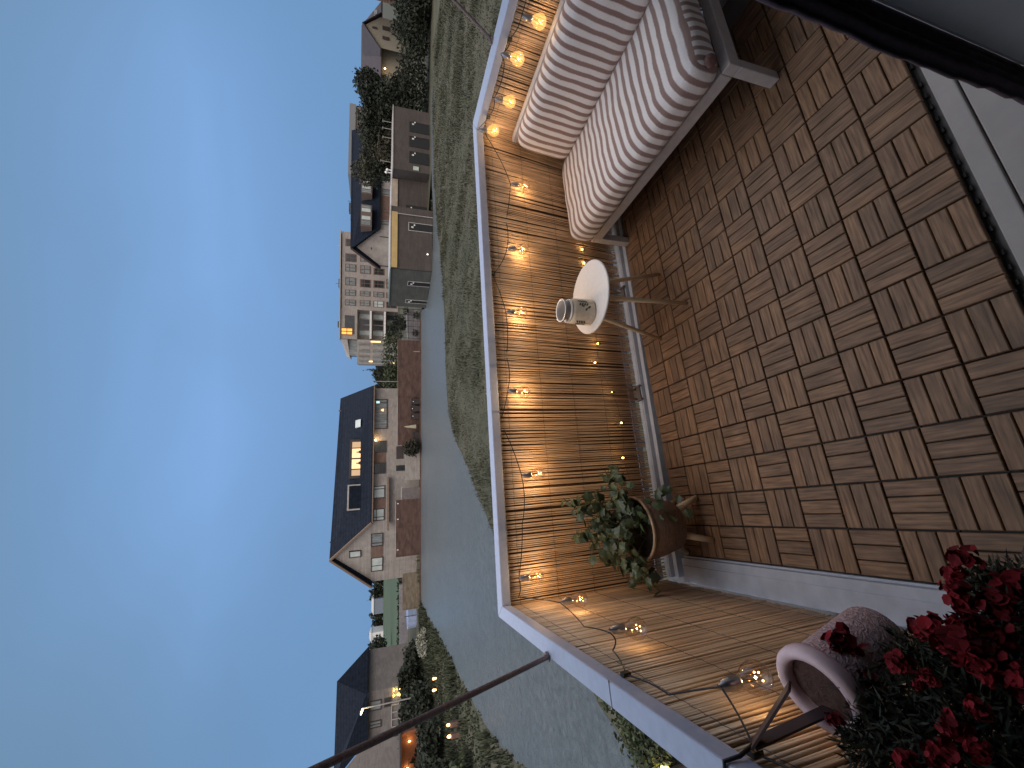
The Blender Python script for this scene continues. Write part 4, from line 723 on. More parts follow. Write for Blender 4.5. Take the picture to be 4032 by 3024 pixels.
# ---- railing
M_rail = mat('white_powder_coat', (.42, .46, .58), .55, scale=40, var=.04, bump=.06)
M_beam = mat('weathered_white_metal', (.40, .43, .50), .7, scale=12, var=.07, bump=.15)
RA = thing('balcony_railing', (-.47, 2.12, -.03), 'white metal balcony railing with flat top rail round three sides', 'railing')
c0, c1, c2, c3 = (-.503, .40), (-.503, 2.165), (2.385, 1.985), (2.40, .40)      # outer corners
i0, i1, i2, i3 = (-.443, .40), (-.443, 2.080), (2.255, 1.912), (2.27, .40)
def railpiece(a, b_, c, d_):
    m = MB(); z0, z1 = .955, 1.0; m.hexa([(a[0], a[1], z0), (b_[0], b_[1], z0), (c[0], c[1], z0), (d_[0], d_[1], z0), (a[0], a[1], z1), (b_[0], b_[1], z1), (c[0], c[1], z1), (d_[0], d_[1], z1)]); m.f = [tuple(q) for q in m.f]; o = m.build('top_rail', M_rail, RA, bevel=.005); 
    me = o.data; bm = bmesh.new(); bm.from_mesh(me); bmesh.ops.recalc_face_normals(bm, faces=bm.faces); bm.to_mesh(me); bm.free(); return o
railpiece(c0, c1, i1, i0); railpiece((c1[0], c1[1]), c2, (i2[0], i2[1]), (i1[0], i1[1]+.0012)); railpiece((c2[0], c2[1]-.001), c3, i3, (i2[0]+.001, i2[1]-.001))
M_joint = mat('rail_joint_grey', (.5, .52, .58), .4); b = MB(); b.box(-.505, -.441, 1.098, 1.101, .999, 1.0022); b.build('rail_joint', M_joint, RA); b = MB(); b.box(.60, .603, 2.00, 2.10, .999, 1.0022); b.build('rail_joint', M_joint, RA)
def ay(x): return 2.040-.033*(x)     # near edge line of the front base beam
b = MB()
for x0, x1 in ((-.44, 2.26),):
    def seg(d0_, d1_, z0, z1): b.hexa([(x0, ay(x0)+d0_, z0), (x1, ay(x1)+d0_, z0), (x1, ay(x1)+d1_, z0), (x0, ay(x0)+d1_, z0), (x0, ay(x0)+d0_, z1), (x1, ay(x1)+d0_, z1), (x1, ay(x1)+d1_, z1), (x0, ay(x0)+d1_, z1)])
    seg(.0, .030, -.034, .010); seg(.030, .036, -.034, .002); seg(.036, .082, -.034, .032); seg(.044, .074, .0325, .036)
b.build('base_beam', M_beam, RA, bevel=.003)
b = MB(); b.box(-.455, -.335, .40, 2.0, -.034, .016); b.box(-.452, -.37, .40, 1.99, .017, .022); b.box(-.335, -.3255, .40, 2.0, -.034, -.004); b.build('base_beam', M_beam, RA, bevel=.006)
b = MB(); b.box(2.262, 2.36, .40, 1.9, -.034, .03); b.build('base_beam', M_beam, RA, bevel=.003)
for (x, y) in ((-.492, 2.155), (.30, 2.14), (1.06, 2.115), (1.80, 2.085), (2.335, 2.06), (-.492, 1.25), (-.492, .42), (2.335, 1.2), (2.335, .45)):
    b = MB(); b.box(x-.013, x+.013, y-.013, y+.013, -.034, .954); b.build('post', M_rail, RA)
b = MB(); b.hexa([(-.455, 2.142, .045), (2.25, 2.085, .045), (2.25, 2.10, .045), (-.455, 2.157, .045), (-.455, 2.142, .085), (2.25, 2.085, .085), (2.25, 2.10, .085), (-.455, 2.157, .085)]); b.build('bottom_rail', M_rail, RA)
M_clamp = mat('brown_plastic_clamp', (.11, .085, .08), .6)
for x in (.60, 1.27):
    y = ay(x); b = MB(); b.box(x-.045, x+.045, y+.040, y+.070, .037, .045); b.box(x-.048, x-.036, y+.022, y+.076, .037, .054); b.box(x+.036, x+.048, y+.022, y+.076, .037, .054); b.build('beam_clamp', M_clamp, RA, bevel=.003)

# ---- reed mats
def reed_mat_mat():
    m = bpy.data.materials.new('dry_reed'); m.use_nodes = True; t = m.node_tree; n = t.nodes; l = t.links; b = n['Principled BSDF']; b.inputs['Roughness'].default_value = .6
    g = n.new('ShaderNodeNewGeometry'); mp_ = n.new('ShaderNodeMapping'); mp_.inputs['Scale'].default_value = (60, 60, 3.2); l.new(g.outputs['Position'], mp_.inputs[0])
    nz = n.new('ShaderNodeTexNoise'); nz.inputs['Scale'].default_value = 1; nz.inputs['Detail'].default_value = 4; l.new(mp_.outputs[0], nz.inputs['Vector'])
    nb = n.new('ShaderNodeTexNoise'); nb.inputs['Scale'].default_value = 2.2; nb.inputs['Detail'].default_value = 3; l.new(g.outputs['Position'], nb.inputs['Vector'])
    a = n.new('ShaderNodeAttribute'); a.attribute_name = 'rnd'
    cr_ = n.new('ShaderNodeValToRGB'); e = cr_.color_ramp.elements; e[0].position = .2; e[0].color = (.40, .268, .158, 1); e[1].position = .8; e[1].color = (.78, .545, .345, 1); l.new(nz.outputs[0], cr_.inputs[0])
    ad = n.new('ShaderNodeMath'); ad.operation = 'ADD'; ad.inputs[1].default_value = .75; l.new(a.outputs['Fac'], ad.inputs[0]); ad2 = n.new('ShaderNodeMath'); ad2.operation = 'MULTIPLY_ADD'; ad2.inputs[1].default_value = 1.0; l.new(nb.outputs[0], ad2.inputs[0]); l.new(ad.outputs[0], ad2.inputs[2])
    hs = n.new('ShaderNodeHueSaturation'); l.new(ad2.outputs[0], hs.inputs['Value']); l.new(cr_.outputs[0], hs.inputs['Color']); l.new(hs.outputs[0], b.inputs['Base Color'])
    return m
M_reed = reed_mat_mat(); M_wire = mat('thin_dark_wire', (.05, .035, .025), .5)
def reed_mat(p0, p1, q0, q1, label, seed, ztop=.957, zb=.028, step=.0090, zlow=None):
    """p0,p1: bottom ends, q0,q1: top ends (x, y) of the hung mat"""
    rn = random.Random(seed); t = thing('reed_mat', (p0[0], p0[1], 0), label, 'reed mat', 'reed mats tied to the railing'); L_ = math.hypot(p1[0]-p0[0], p1[1]-p0[1]); n_ = int(L_/step); b = MB()
    dx, dy = (p1[0]-p0[0])/L_, (p1[1]-p0[1])/L_
    for i in range(n_):
        u = (i+.5)/n_+rn.uniform(-.25, .25)/n_; r_ = step*rn.uniform(.38, .52); off = rn.uniform(-.0016, .0012)
        z0 = zb+rn.uniform(0, .012); z1 = ztop-rn.uniform(0, .012)
        if rn.random() < .16: z0 += rn.uniform(.03, .055)
        lean = rn.gauss(0, .0035); pts = []
        for k in range(5):
            h = k/4; x = p0[0]+(p1[0]-p0[0])*u; y = p0[1]+(p1[1]-p0[1])*u; X = q0[0]+(q1[0]-q0[0])*u; Y = q0[1]+(q1[1]-q0[1])*u
            w_ = lean*math.sin(h*3.1+i*.05); pts.append((x+(X-x)*h+dx*w_-dy*off, y+(Y-y)*h+dy*w_+dx*off, z0+(z1-z0)*h))
        b.tube(pts, [r_*rn.uniform(.85, 1.1) for _ in pts], 5, cap=True, rnd=rn.uniform(-.18, .22))
    b.build('reeds', M_reed, t, smooth=True)
    w = MB()
    for h in (.07, .28, .5, .72, .94):
        pts = []
        for k in range(int(L_/.012)+1):
            u = k*.012/L_; x = p0[0]+(p1[0]-p0[0])*u; y = p0[1]+(p1[1]-p0[1])*u; X = q0[0]+(q1[0]-q0[0])*u; Y = q0[1]+(q1[1]-q0[1])*u
            o_ = .0045; pts.append((x+(X-x)*h+dy*o_, y+(Y-y)*h-dx*o_, zb+(ztop-zb)*h+.002*math.sin(k*1.7)))
        w.tube(pts, .0008, 3, cap=False)
    w.build('binding_wire', M_wire, t); 
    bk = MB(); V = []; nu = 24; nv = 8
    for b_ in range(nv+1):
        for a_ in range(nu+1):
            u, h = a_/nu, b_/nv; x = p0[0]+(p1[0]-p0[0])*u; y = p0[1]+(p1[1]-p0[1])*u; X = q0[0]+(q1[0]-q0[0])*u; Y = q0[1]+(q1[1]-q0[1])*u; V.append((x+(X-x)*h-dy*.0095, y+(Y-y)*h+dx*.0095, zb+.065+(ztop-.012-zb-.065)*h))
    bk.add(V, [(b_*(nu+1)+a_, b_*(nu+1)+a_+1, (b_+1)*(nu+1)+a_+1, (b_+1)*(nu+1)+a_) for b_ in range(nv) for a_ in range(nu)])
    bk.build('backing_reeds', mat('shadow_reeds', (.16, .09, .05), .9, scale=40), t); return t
reed_mat((-.462, 2.128), (2.29, 2.060), (-.459, 2.100), (2.268, 1.928), 'long front reed mat behind the white round table', 1)
reed_mat((-.462, .42), (-.462, 2.128), (-.456, .42), (-.456, 2.10), 'left reed mat beside the pink hanging pot', 2)
reed_mat((2.290, 2.052), (2.30, .42), (2.268, 1.925), (2.28, .42), 'right reed mat behind the striped sofa', 3)

# ---- festoon lights
M_cable = mat('black_cable', (.012, .011, .010), .5); M_sock = mat('aged_silver_socket', (.55, .52, .50), .28, metal=.85, scale=60); M_glass = glass_mat(); M_glassa = M_glass.copy(); M_glassa.name = 'amber_glowing_glass'
_t = M_glassa.node_tree; _o = _t.nodes['Material Output']; _src = _o.inputs[0].links[0].from_socket; _e = _t.nodes.new('ShaderNodeEmission'); _e.inputs[0].default_value = (1, .55, .12, 1); _e.inputs[1].default_value = .42; _a = _t.nodes.new('ShaderNodeAddShader'); _t.links.new(_src, _a.inputs[0]); _t.links.new(_e.outputs[0], _a.inputs[1]); _t.links.new(_a.outputs[0], _o.inputs[0])
M_fil = emis('filament', (1, .50, .13), 9)
ST = thing('string_lights', (-.40, 1.97, .87), 'warm festoon lights with clear round bulbs hung along the railing', 'string lights')
bulbs = [(2.205, 1.23, .858, .22), (2.205, 1.418, .905, .2), (2.195, 1.645, .880, .22), (2.18, 1.835, .925, .28), (1.893, 1.925, .725, .6), (1.433, 1.93, .782, .9), (1.025, 1.94, .822, 1.15), (.572, 1.95, .846, 1.3), (.147, 1.965, .806, 1.0), (-.323, 2.005, .850, .65), (-.40, 1.775, .750, .2), (-.395, 1.28, .800, .14), (-.39, .825, .808, .15)]
def bulb_parts(c, parent, e):
    x, y, z = c; b = MB(); b.lathe((x, y, z+.030), [(.0005, .0), (.0135, 0), (.0150, .004), (.0142, .010), (.0155, .013), (.0142, .017), (.0155, .021), (.0130, .027), (.0125, .036), (.006, .043), (.0035, .05)], 14); s_ = b.build('socket', M_sock, parent, smooth=True)
    b = MB(); b.lathe((x, y, z), [(.013, .031), (.016, .022), (.0265, .008), (.0325, -.010), (.0315, -.024), (.024, -.036), (.012, -.043), (.0005, -.045)], 22); g_ = b.build('glass_bulb', M_glass, s_, smooth=True)
    b = MB()
    b.tube([(x, y, z+.030), (x, y, z-.002)], .0022, 5)
    b.build('glass_stem', M_framew, s_)
    b = MB()
    for a, dz in ((0, -.012), (2.1, -.002), (4.2, -.022), (1.2, -.030)):
        q = Vector((x+.010*math.cos(a), y+.010*math.sin(a), z+dz)); b.lathe(q, [(.0002, .0030), (.0024, 0), (.0002, -.0030)], 6)
    b.build('filament', M_fil, s_)
    lamp('bulb_glow', (x, y, z-.012), e, (1.0, .66, .34), .0035, s_); return s_
BE = .95
sock = None
for i, (x, y, z, k) in enumerate(bulbs):
    if sock is None: sock = bulb_parts((0, 0, 0), None, BE); src_loc = Vector((0, 0, 0))
    c = copy_tree(sock, ST); c.location = Vector((x, y, z))-Vector(ST.location)
    if i < 4:
        for ch in c.children:
            if ch.name.startswith('glass_bulb'): ch.data = ch.data.copy(); ch.data.materials[0] = M_glassa
    q = c.rotation_euler; q[0] = rng.uniform(-.12, .12); q[1] = rng.uniform(-.12, .12)
    for ch in c.children:
        if ch.type == 'LIGHT': ch.data = ch.data.copy(); ch.data.energy = BE*k
def kill(o):
    for ch in list(o.children): kill(ch)
    bpy.data.objects.remove(o)
kill(sock)
def sag(a, b_, s, n=10):
    a, b_ = Vector(a), Vector(b_); return [a+(b_-a)*(i/n)-Vector((0, 0, s*4*(i/n)*(1-i/n))) for i in range(n+1)]
tops = [(x, y, z+.080) for x, y, z, _ in bulbs]
clipR = [(2.25, 1.05, .94), (2.25, 1.365, .950), (2.25, 1.56, .948), (2.24, 1.80, .952)]
way = [clipR[0], tops[0], clipR[1], tops[1], (2.25, 1.50, .940), tops[2], clipR[3], tops[3], (2.20, 1.90, .940), tops[4], (1.66, 1.985, .835), tops[5], (1.28, 1.99, .944), tops[6], (.80, 2.03, .890), tops[7], (.437, 2.06, .948), tops[8], (-.09, 2.06, .872), tops[9], (-.41, 2.05, .925), tops[10], (-.435, 1.53, .848), tops[11], (-.437, 1.269, .886), (-.437, 1.095, .950), (-.437, .95, .93), tops[12], (-.437, .70, .945), (-.437, .50, .93)]
pts = []
for i in range(len(way)-1): pts += sag(way[i], way[i+1], .006+.004*(i % 3), 6)[:-1]
pts.append(Vector(way[-1])); b = MB(); b.tube(pts, .0022, 6); b.build('cable', M_cable, ST, smooth=True)
for w_ in ((1.28, 1.99, .944), (.437, 2.06, .948), (-.437, 1.095, .950), (-.437, .70, .945), (2.25, 1.365, .950), (2.24, 1.80, .952)):
    b = MB(); x, y, z = w_; b.box(x-.005, x+.005, y-.005, y+.012, z-.012, z+.010); b.build('cable_clip', M_cable, ST)
# small fairy lights low on the mat
FT_ = thing('fairy_lights', (1.6, 2.03, .25), 'thin wire of tiny amber fairy lights low on the front reed mat', 'fairy lights'); fl = [(1.570, .303), (1.468, .304), (.906, .294), (.781, .333), (.598, .249), (.413, .219), (.212, .246)]
pw = [Vector((x, 2.048, z)) for x, z in fl]; pp = [Vector((1.8, 2.04, .26))]
for q in pw: pp += [q]
pp.append(Vector((-.1, 2.06, .2))); P_ = []
for i in range(len(pp)-1): P_ += sag(pp[i], pp[i+1], .012, 8)[:-1]
b = MB(); b.tube(P_+[pp[-1]], .0007, 4); b.build('wire', M_cable, FT_)
for i, q in enumerate(pw):
    b = MB(); s_ = (.5 if i == 4 else 1); b.lathe(q+Vector((0, -.004, 0)), [(.0003, .007*s_), (.0048*s_, .002), (.0048*s_, -.004*s_), (.0003, -.007*s_)], 8); b.build('fairy_bulb', emis('amber_bead', (1, .60, .16), 9), FT_)
    b = MB(); b.box(q.x-.004, q.x+.004, q.y-.006, q.y+.002, q.z-.020, q.z-.0075); b.build('bead_holder', M_cable, FT_)
    lamp('bead_glow', q+Vector((0, -.012, 0)), .035*s_, (1, .62, .25), .005, FT_)

# ---- sofa
M_sofa = mat('greige_painted_frame', (.50, .48, .49), .55, scale=30, var=.05, bump=.05)
SF = thing('lounge_sofa', (1.92, 1.41, 0), 'low greige metal sofa frame along the right reed mat', 'sofa')
X0, X1, Y0, Y1 = 1.592, 2.215, .835, 1.992; ZT = .262; ZB = .205
def fr(x0, x1, y0, y1, z0, z1, nm): b = MB(); b.box(x0, x1, y0, y1, z0, z1); return b.build(nm, M_sofa, SF, bevel=.004)
fr(X0, X0+.045, Y0+.046, Y1-.046, ZB, ZT, 'front_rail'); fr(X1-.04, X1, Y0+.046, Y1-.046, ZB, ZT, 'back_rail'); fr(X0, X1, Y0, Y0+.045, ZB, ZT, 'side_rail'); fr(X0, X1, Y1-.045, Y1, ZB, ZT, 'side_rail')
for x, y in ((X0, Y0), (X0, Y1-.045), (X1-.045, Y0), (X1-.045, Y1-.045)): fr(x, x+.045, y, y+.045, 0.001, ZB-.001, 'leg')
fr(X0+.05, X1-.05, 1.25, 1.29, ZB+.01, ZT-.012, 'cross_bar')
b = MB()
for i in range(9): b.box(X0+.046, X1-.041, Y0+.10+i*.12, Y0+.13+i*.12, ZT-.03, ZT-.012)
b.build('slats', mat('dark_slats', (.03, .026, .028), .7), SF)
for y in (Y0+.10, Y1-.30): fr(X1-.02, X1+.012, y, y+.03, ZT+.001, .748, 'back_post')
fr(X1-.03, X1+.018, Y0, Y1-.10, .749, .775, 'back_top_rail')
def cushion(name, c, size, rad, puff, m, label, cat, roty=0, seed=1, n=14):
    V, F = rbox(0, 0, 0, *size, rad, n=n, puff=puff); b = MB(); b.add(V, F); o = b.build(name, m, smooth=True); o.location = c; o.rotation_euler = (0, roty, 0)
    s_ = o.modifiers.new('soft', 'SUBSURF'); s_.levels = 1; s_.render_levels = 1
    tex = bpy.data.textures.new(name+'_lumps', 'CLOUDS'); tex.noise_scale = .16; dm_ = o.modifiers.new('lumps', 'DISPLACE'); dm_.texture = tex; dm_.strength = .020; dm_.mid_level = .5
    return tag(o, label, cat)
cushion('seat_cushion', (1.862, 1.418, .348), (.605, 1.135, .168), .066, .014, stripe_mat('seat_stripes', .0500, .45, .6), 'thick cream and mauve striped seat cushion on the sofa frame', 'cushion', n=16)
cushion('back_cushion', (2.155, 1.34, .590), (.145, 1.08, .350), .062, .006, stripe_mat('back_stripes', .0480, .45, 1.6), 'cream and mauve striped back cushion leaning on the right rail', 'cushion', roty=R(8))
b = MB(); b.lathe((1.592, .845, .345), [(.0005, .004), (.012, .006), (.024, .001), (.026, -.006)], 14, axis=(-.55, -.83, .1)); o = b.build('corner_gather', mat('mauve_fabric', (.20, .11, .10), .95, scale=80, bump=.5), smooth=True)
o.parent = bpy.data.objects['seat_cushion']; o.location = -Vector(bpy.data.objects['seat_cushion'].location)

# ---- round table
M_tab = mat('matt_white_tabletop', (.72, .69, .66), .6, scale=50, var=.03, bump=.04); M_oak = mat('light_oak', (.62, .50, .34), .6, scale=18, stretch=(1, 1, .15), bump=.2, var=.15)
TB = thing('side_table', (1.03, 1.725, 0), 'small round white side table on three splayed light wooden legs', 'table')
b = MB(); b.lathe((1.03, 1.725, .488), [(.001, 0), (.188, 0), (.194, .004), (.195, .010), (.192, .014), (.001, .014)], 64); b.build('table_top', M_tab, TB)
b = MB(); b.lathe((1.03, 1.725, .470), [(.001, 0), (.095, 0), (.095, .017), (.001, .017)], 24); b.build('leg_mount', M_oak, TB)
for x, y in ((.958, 1.584), (.860, 1.836), (1.228, 1.737)):
    dv = Vector((x-1.03, y-1.725, 0)); b = MB(); b.tube([Vector((1.03, 1.725, .472))+dv*.42, (x, y, .0055)], [.0145, .0095], 12); b.build('leg', M_oak, TB, smooth=True)
# ---- ceramic storm jar on the table
JX, JY, JZ = .945, 1.735, .503
JR = thing('candle_jar', (JX, JY, JZ), 'cream ceramic candle jar with dark green leaf print on the white table', 'jar'); M_cer = mat('cream_ceramic', (.72, .62, .48), .5, scale=30, var=.08, bump=.1); M_cerw = mat('glossy_white_ring', (.74, .72, .70), .25)
b = MB(); b.lathe((JX, JY, JZ), [(.001, .001), (.052, .001), (.056, .006), (.0565, .05), (.0555, .105), (.053, .117), (.048, .124)], 40); b.build('body', M_cer, JR, smooth=True)
b = MB(); b.lathe((JX, JY, JZ+.124), [(.0475, -.002), (.0515, .000), (.0525, .005), (.049, .009), (.0445, .010)], 40); b.build('shoulder_ring', M_cerw, JR, smooth=True)
b = MB(); b.lathe((JX, JY, JZ+.128), [(.0435, 0), (.043, .018), (.0465, .030), (.0480, .033), (.0470, .037), (.0445, .036), (.0405, .02), (.041, -.06), (.001, -.062)], 40); b.build('neck', mat('grey_ceramic_inside', (.40, .37, .34), .35), JR, smooth=True)
b = MB(); b.lathe((JX, JY, JZ+.161), [(.0462, 0), (.0500, .002), (.0505, .005), (.0470, .007), (.0440, .004)], 40); b.build('rim', M_cerw, JR, smooth=True)
b = MB(); a = 3.3; b.lathe((JX+.050*math.cos(a), JY+.050*math.sin(a), JZ+.150), [(.0005, .009), (.009, .003), (.009, -.006), (.0005, -.010)], 10); b.build('wire_clasp', M_cerw, JR, smooth=True)
def leafpatch(b, a0, z0, ln, wd, tilt):
    pts = []
    for k in range(7):
        t_ = k/6; w_ = wd*math.sin(math.pi*t_)**.8
        for s_ in (-1, 1):
            da = (t_*ln*math.sin(tilt)+s_*w_*math.cos(tilt))/.0565; dz = t_*ln*math.cos(tilt)-s_*w_*math.sin(tilt); pts.append((JX+.0574*math.cos(a0+da), JY+.0574*math.sin(a0+da), JZ+z0+dz))
    b.add(pts, [(2*k, 2*k+1, 2*k+3, 2*k+2) for k in range(6)])
b = MB()
for a0 in (-1.30, -3.05, .6):
    leafpatch(b, a0, .006, .075, .0011, .03)
    for k in range(4):
        z_ = .045+k*.013; leafpatch(b, a0+.02, z_, .020, .0042, .85); leafpatch(b, a0-.02, z_-.003, .020, .0042, -.85)
    leafpatch(b, a0-.28, .03, .022, .005, -.5); leafpatch(b, a0-.42, .05, .018, .0045, -.9); leafpatch(b, a0-.34, .065, .018, .004, .2)
b.build('leaf_print', mat('dark_green_glaze', (.045, .065, .045), .5), JR)

for o in JR.children: o.scale = (1.19, 1.19, 1.02)
# ---- potted plant on legs
PX, PY = -.155, 1.868
PP = thing('potted_plant', (PX, PY, 0), 'leafy green plant in a woven brown pot on light wooden legs', 'plant'); M_pot = mat('woven_brown_pot', (.19, .125, .095), .75, scale=45, bump=.5, var=.18, stretch=(1, 1, 3)); M_rim = mat('tan_pot_rim', (.36, .25, .16), .7, scale=20)
b = MB(); b.lathe((PX, PY, .125), [(.001, 0), (.095, 0), (.118, .02), (.140, .12), (.152, .228), (.146, .232), (.140, .225), (.128, .13)], 40); b.build('pot', M_pot, PP, smooth=True)
b = MB(); b.lathe((PX, PY, .352), [(.1555, -.004), (.1575, .003), (.153, .008), (.146, .006), (.144, -.002)], 40); b.build('rim', M_rim, PP, smooth=True)
b = MB(); b.lathe((PX, PY, .31), [(.001, .01), (.07, .012), (.137, 0)], 24); b.build('soil', mat('potting_soil', (.018, .013, .010), .95, scale=60, bump=1.), PP)
for fx, fy in ((-.032, 1.803), (-.237, 1.750), (-.305, 1.950), (-.050, 1.985)):
    b = MB(); b.tube([(PX+(fx-PX)*.50, PY+(fy-PY)*.50, .155), (fx, fy, .008)], [.0185, .0125], 12); b.build('leg', M_oak, PP, smooth=True)
M_pl = mat('plant_leaf', (.032, .052, .026), .45, col2=(.065, .095, .045), scale=9, attr=True); M_stem = mat('plant_stem', (.05, .055, .025), .7)
def ivyleaf(b, p, dirv, nrm, s, rn):
    dirv = dirv.normalized(); nrm = (nrm-dirv*nrm.dot(dirv)).normalized(); w = dirv.cross(nrm)
    o = [(0, 0), (.25, .42), (.55, .36), (.60, .55), (.85, .22), (1.05, 0), (.85, -.22), (.60, -.55), (.55, -.36), (.25, -.42)]
    V = [p]+[p+dirv*(u*s)+w*(v*s)+nrm*(s*(-.18*abs(v)-.12*u*u+.02*rn.uniform(-1, 1))) for u, v in o]
    mid = p+dirv*(.5*s)+nrm*(.03*s); V.append(mid)
    b.add(V, [(11, i, i+1) for i in range(1, 10)]+[(11, 10, 1)], rnd=rn.uniform(-.35, .4))
rn = random.Random(21); sb = MB(); lb = MB()
ends = [((.02, 1.93, .69), 10), ((-.03, 1.95, .63), 9), ((-.14, 1.98, .62), 9), ((-.25, 1.95, .56), 9), ((.02, 1.90, .52), 9), ((.10, 1.86, .46), 9), ((.12, 1.88, .36), 9), ((.06, 1.80, .43), 8), ((-.10, 1.85, .55), 9), ((-.20, 1.80, .50), 8), ((-.33, 1.90, .46), 9), ((-.40, 1.88, .36), 8), ((-.44, 1.86, .28), 9), ((-.36, 1.78, .40), 8), ((-.02, 1.72, .26), 8), ((-.06, 1.70, .18), 8), ((-.30, 2.0, .50), 8), ((-.08, 1.78, .44), 7), ((.0, 2.0, .50), 8), ((.16, 1.93, .41), 8), ((-.18, 1.92, .60), 8)]
for (e, k) in ends:
    e = Vector(e); s0_ = Vector((PX+rn.uniform(-.05, .05), PY+rn.uniform(-.05, .05), .32)); md = (s0_+e)/2+Vector((rn.uniform(-.03, .03), rn.uniform(-.03, .03), .10 if e.z > .4 else .16)); P_ = []
    for i in range(9): t_ = i/8; P_.append(s0_*(1-t_)**2+md*2*t_*(1-t_)+e*t_*t_)
    sb.tube(P_, [.0028-.0016*i/8 for i in range(9)], 5)
    for i in range(k+3):
        t_ = .28+.72*(i+1)/(k+3); p = s0_*(1-t_)**2+md*2*t_*(1-t_)+e*t_*t_; dd = Vector((rn.gauss(0, 1), rn.gauss(0, 1), rn.gauss(-.2, .6))); st_ = dd.normalized()*.018; nn = Vector((rn.gauss(0, .5), rn.gauss(-.5, .5), 1))
        sb.tube([p, p+st_], .0010, 4); ivyleaf(lb, p+st_, dd, nn, rn.uniform(.036, .062), rn)
sb.build('stems', M_stem, PP); lb.build('foliage', M_pl, PP)

# ---- pink pot hanging by straps on the left rail
def pattern_pink():
    m = mat('pink_enamel', (.84, .60, .60), .45, scale=60, var=.04)
    m2 = m.copy(); m2.name = 'pink_embossed'; t = m2.node_tree; n = t.nodes; l = t.links; b = n['Principled BSDF']
    tcn = n.new('ShaderNodeTexCoord'); wv = n.new('ShaderNodeTexWave'); wv.wave_type = 'RINGS'; wv.inputs['Scale'].default_value = 30; wv.inputs['Distortion'].default_value = 11; wv.inputs['Detail'].default_value = 2; wv.inputs['Detail Scale'].default_value = 3.2; l.new(tcn.outputs['Object'], wv.inputs[0])
    bp = n.new('ShaderNodeBump'); bp.inputs['Strength'].default_value = 1.0; bp.inputs['Distance'].default_value = .0018; l.new(wv.outputs[0], bp.inputs['Height']); l.new(bp.outputs[0], b.inputs['Normal'])
    mx = n.new('ShaderNodeMix'); mx.data_type = 'RGBA'; mx.inputs[6].default_value = (.50, .32, .31, 1); mx.inputs[7].default_value = (.74, .52, .51, 1); l.new(wv.outputs[0], mx.inputs['Factor']); l.new(mx.outputs[2], b.inputs['Base Color']); return m, m2
M_pink, M_pink2 = pattern_pink()
HC = Vector((-.346, .637, .848)); AX = Vector((-.28, -.03, .96)).normalized(); PS = .68
def ps(P): return [(a*PS, h*PS) for a, h in P]
HP = thing('hanging_pot', HC, 'pale pink embossed pot with thick rim hung by dark straps on the left rail', 'pot', None)
b = MB(); b.lathe(HC, ps([(.078, -.290), (.082, -.280), (.0905, -.03), (.090, -.02), (.084, -.022), (.001, -.035)]), 48, axis=AX); b.lathe(HC, ps([(.001, -.290), (.078, -.290)]), 48, axis=AX); b.build('body', M_pink2, HP, smooth=True)
b = MB(); b.lathe(HC, ps([(.0912, -.040), (.1015, -.034), (.1050, -.020), (.1045, -.006), (.0985, .004), (.088, .007), (.078, .003), (.074, -.006), (.074, -.034)]), 56, axis=AX); b.build('rim', M_pink, HP, smooth=True)
b = MB(); b.lathe(HC, ps([(.001, -.020), (.04, -.018), (.0735, -.024)]), 30, axis=AX); b.build('soil', mat('dry_red_soil', (.10, .052, .040), .95, scale=70, bump=1.), HP)
hook = Vector((-.424, .700, .948)); u_ = AX.orthogonal().normalized(); M_strap = mat('dark_leather_strap', (.040, .018, .018), .6, scale=20)
for q in (Vector((-0.314, 0.614, 0.927)), Vector((-0.363, 0.624, 0.798))):
    b = MB(); b.beam(q, hook, .024, .004, up=(1, 0, .3)); b.build('strap', M_strap, HP)
b = MB(); b.tube([hook+Vector((0, 0, .0)), (-.436, .705, .975), (-.440, .712, 1.003), (-.470, .715, 1.006), (-.505, .715, 1.003), (-.510, .712, .985)], .0035, 8); b.build('hook', M_cable, HP, smooth=True)

# ---- red flowering plant near the door
GX, GY = -.215, .50
FP = thing('red_flowering_plant', (GX, GY, 0), 'bushy plant with deep red flowers in the shade by the door, nearest to the viewer', 'plant')
b = MB(); b.lathe((GX-.02, GY+.08, .001), [(.001, 0), (.062, 0), (.066, .01), (.074, .075), (.078, .075), (.078, .085), (.070, .085), (.068, .07), (.001, .068)], 32); b.build('pot', mat('dark_pot', (.06, .045, .04), .7, scale=20), FP, smooth=True)
rn = random.Random(33); lb = MB(); sb = MB()
def on_pic(): pass
bush = [(-0.348, 0.558, 0.812, 0.043), (-0.368, 0.526, 0.831, 0.048), (-0.319, 0.494, 0.782, 0.048), (-0.367, 0.483, 0.834, 0.052), (-0.329, 0.448, 0.799, 0.054), (-0.299, 0.444, 0.720, 0.054), (-0.236, 0.439, 0.666, 0.049), (-0.288, 0.475, 0.691, 0.046), (-0.352, 0.433, 0.768, 0.050), (-0.290, 0.535, 0.735, 0.037), (-0.200, 0.482, 0.599, 0.034), (-0.398, 0.564, 0.850, 0.038), (-0.194, 0.474, 0.549, 0.038), (-0.277, 0.439, 0.659, 0.056)]
base_ = Vector((GX-.02, GY+.06, .07))
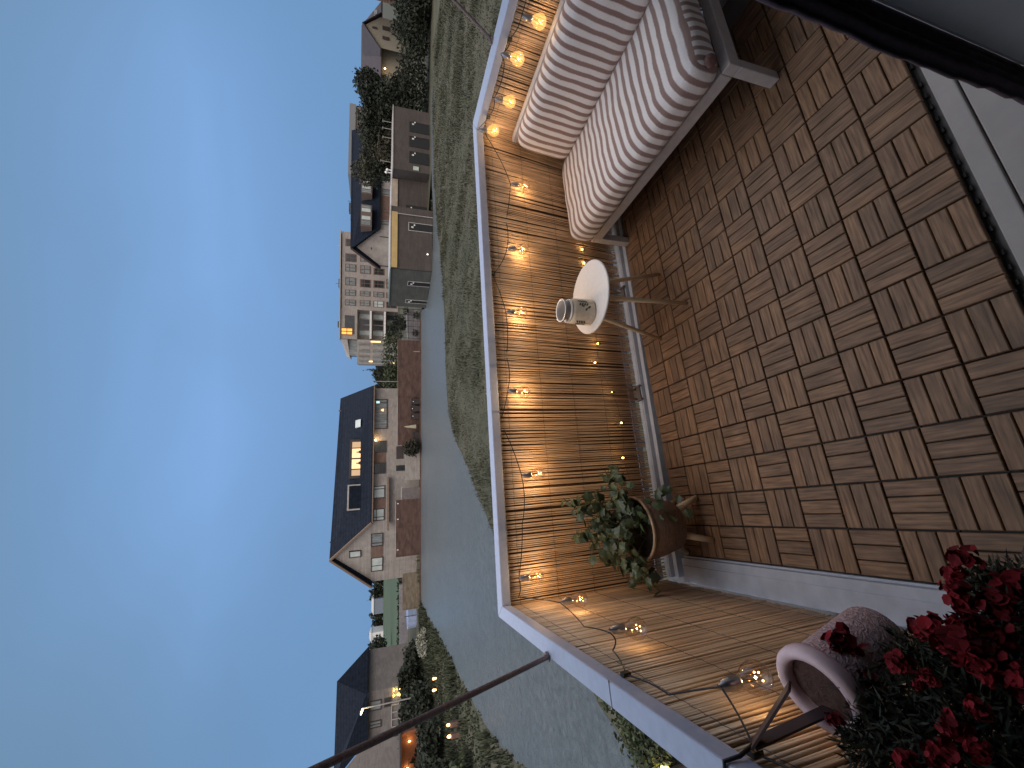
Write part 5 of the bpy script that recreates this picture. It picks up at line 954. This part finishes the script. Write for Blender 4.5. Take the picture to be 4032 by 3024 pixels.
for (bx, by, bz, br) in bush:
    c_ = Vector((bx, by, bz))
    for k in range(5):
        e = c_+Vector((rn.gauss(0, .4), rn.gauss(0, .4), rn.gauss(0, .4)))*br; sb.tube([base_+Vector((rn.uniform(-.03, .03), rn.uniform(-.03, .03), 0)), (base_+e)/2+Vector((rn.uniform(-.02, .02), rn.uniform(-.02, .02), .03)), e], [.0028, .0022, .0014], 5)
    for k in range(620):
        dv = Vector((rn.gauss(0, 1), rn.gauss(0, 1), rn.gauss(0, 1))).normalized(); p = c_+dv*br*rn.random()**.45*1.05
        dd = (dv*.5+Vector((rn.gauss(0, .8), rn.gauss(0, .8), rn.gauss(.3, .8)))).normalized(); L_ = rn.uniform(.012, .030); w_ = dd.orthogonal().normalized(); w_ = (Matrix.Rotation(rn.uniform(0, 6.28), 3, dd) @ w_)*rn.uniform(.0012, .0030); lb.add([p, p+dd*L_*.5+w_, p+dd*L_, p+dd*L_*.5-w_], [(0, 1, 2, 3)], rnd=rn.uniform(-.4, .4))
sb.build('stems', M_stem, FP); lb.build('foliage', mat('thin_dark_leaves', (.016, .018, .009), .7, col2=(.034, .034, .016), attr=True), FP)
M_red = mat('deep_red_petals', (.150, .002, .006), .95, col2=(.23, .005, .010), scale=30, attr=True)
def flower(c, s, seed):
    rn = random.Random(seed); b = MB()
    for k in range(34):
        dv = Vector((rn.gauss(0, 1), rn.gauss(0, 1), rn.gauss(.35, 1))).normalized(); p = c+dv*s*rn.uniform(.25, .85); nn = (dv+Vector((rn.gauss(0, .45), rn.gauss(0, .45), rn.gauss(0, .45)))).normalized(); u = nn.orthogonal().normalized(); u = Matrix.Rotation(rn.uniform(0, 6.28), 3, nn) @ u; w = nn.cross(u); z_ = s*rn.uniform(.26, .44)
        V = [p-nn*z_*.15]+[p+u*(z_*math.cos(a)*rn.uniform(.85, 1.15))+w*(z_*.8*math.sin(a)*rn.uniform(.85, 1.15))+nn*z_*rn.uniform(-.12, .28) for a in [q*6.283/7 for q in range(7)]]
        b.add(V, [(0, i, i+1) for i in range(1, 7)]+[(0, 7, 1)], rnd=rn.uniform(-.35, .35))
    return b
heads = [(-0.291, 0.600, 0.796, 0.0328), (-0.273, 0.514, 0.818, 0.0225), (-0.314, 0.567, 0.807, 0.0186), (-0.236, 0.427, 0.792, 0.0328), (-0.211, 0.441, 0.791, 0.0265), (-0.184, 0.457, 0.734, 0.0262), (-0.151, 0.471, 0.675, 0.0255), (-0.194, 0.428, 0.704, 0.0299), (-0.163, 0.428, 0.637, 0.0277), (-0.232, 0.503, 0.759, 0.0188), (-0.307, 0.449, 0.856, 0.0209), (-0.328, 0.439, 0.903, 0.0215), (-0.357, 0.591, 0.869, 0.0137), (-0.263, 0.394, 0.798, 0.0259), (-0.361, 0.482, 0.901, 0.0184), (-0.285, 0.401, 0.863, 0.0147), (-0.222, 0.411, 0.756, 0.0246), (-0.281, 0.469, 0.841, 0.0140), (-0.319, 0.406, 0.879, 0.0149), (-0.257, 0.416, 0.804, 0.0190)]
for i, (x, y, z, s_) in enumerate(heads):
    for q in range(2):
        rn = random.Random(i*9+q); p = Vector((x+rn.uniform(-.6, .6)*s_, y+rn.uniform(-.6, .6)*s_, z+rn.uniform(-.4, .4)*s_))
        if q == 0: fb = flower(p, s_, i)
        else: f2_ = flower(p, s_*.75, i*5+q); fb.add(f2_.v, f2_.f, rnd=rn.uniform(-.25, .25))
    fb.build('flower_head', M_red, FP)

# ---- awning ropes tied to the railing
M_rope = mat('brown_rope', (.24, .18, .17), .9, scale=90, bump=.6)
for a, e, lab in (((-.500, 1.52, .995), (-.347, .392, 2.5), 'thick brown awning rope rising from the left rail towards the house'), ((2.380, 1.479, .995), (2.83, 1.02, 2.27), 'thin brown awning rope rising from the right rail')):
    t = thing('awning_rope', a, lab, 'rope'); P_ = sag(a, e, .02, 14); b = MB(); b.tube(P_, .0080, 8); b.build('cord', M_rope, t, smooth=True)
    b = MB(); c = Vector(a); b.tube([c+Vector((-.012, 0, .004)), c+Vector((0, .02, .012)), c+Vector((.012, 0, .012)), c+Vector((0, -.02, .012)), c+Vector((-.012, 0, .004))], .005, 6); b.build('knot', M_rope, t, smooth=True)
t = thing('awning_pole', (2.83, 1.0, -.035), 'slim grey awning pole standing outside the right end of the balcony', 'pole'); b = MB(); b.tube([(2.83, 1.0, -.035), (2.83, 1.0, 2.35)], .018, 10); b.build('shaft', M_beam, t)
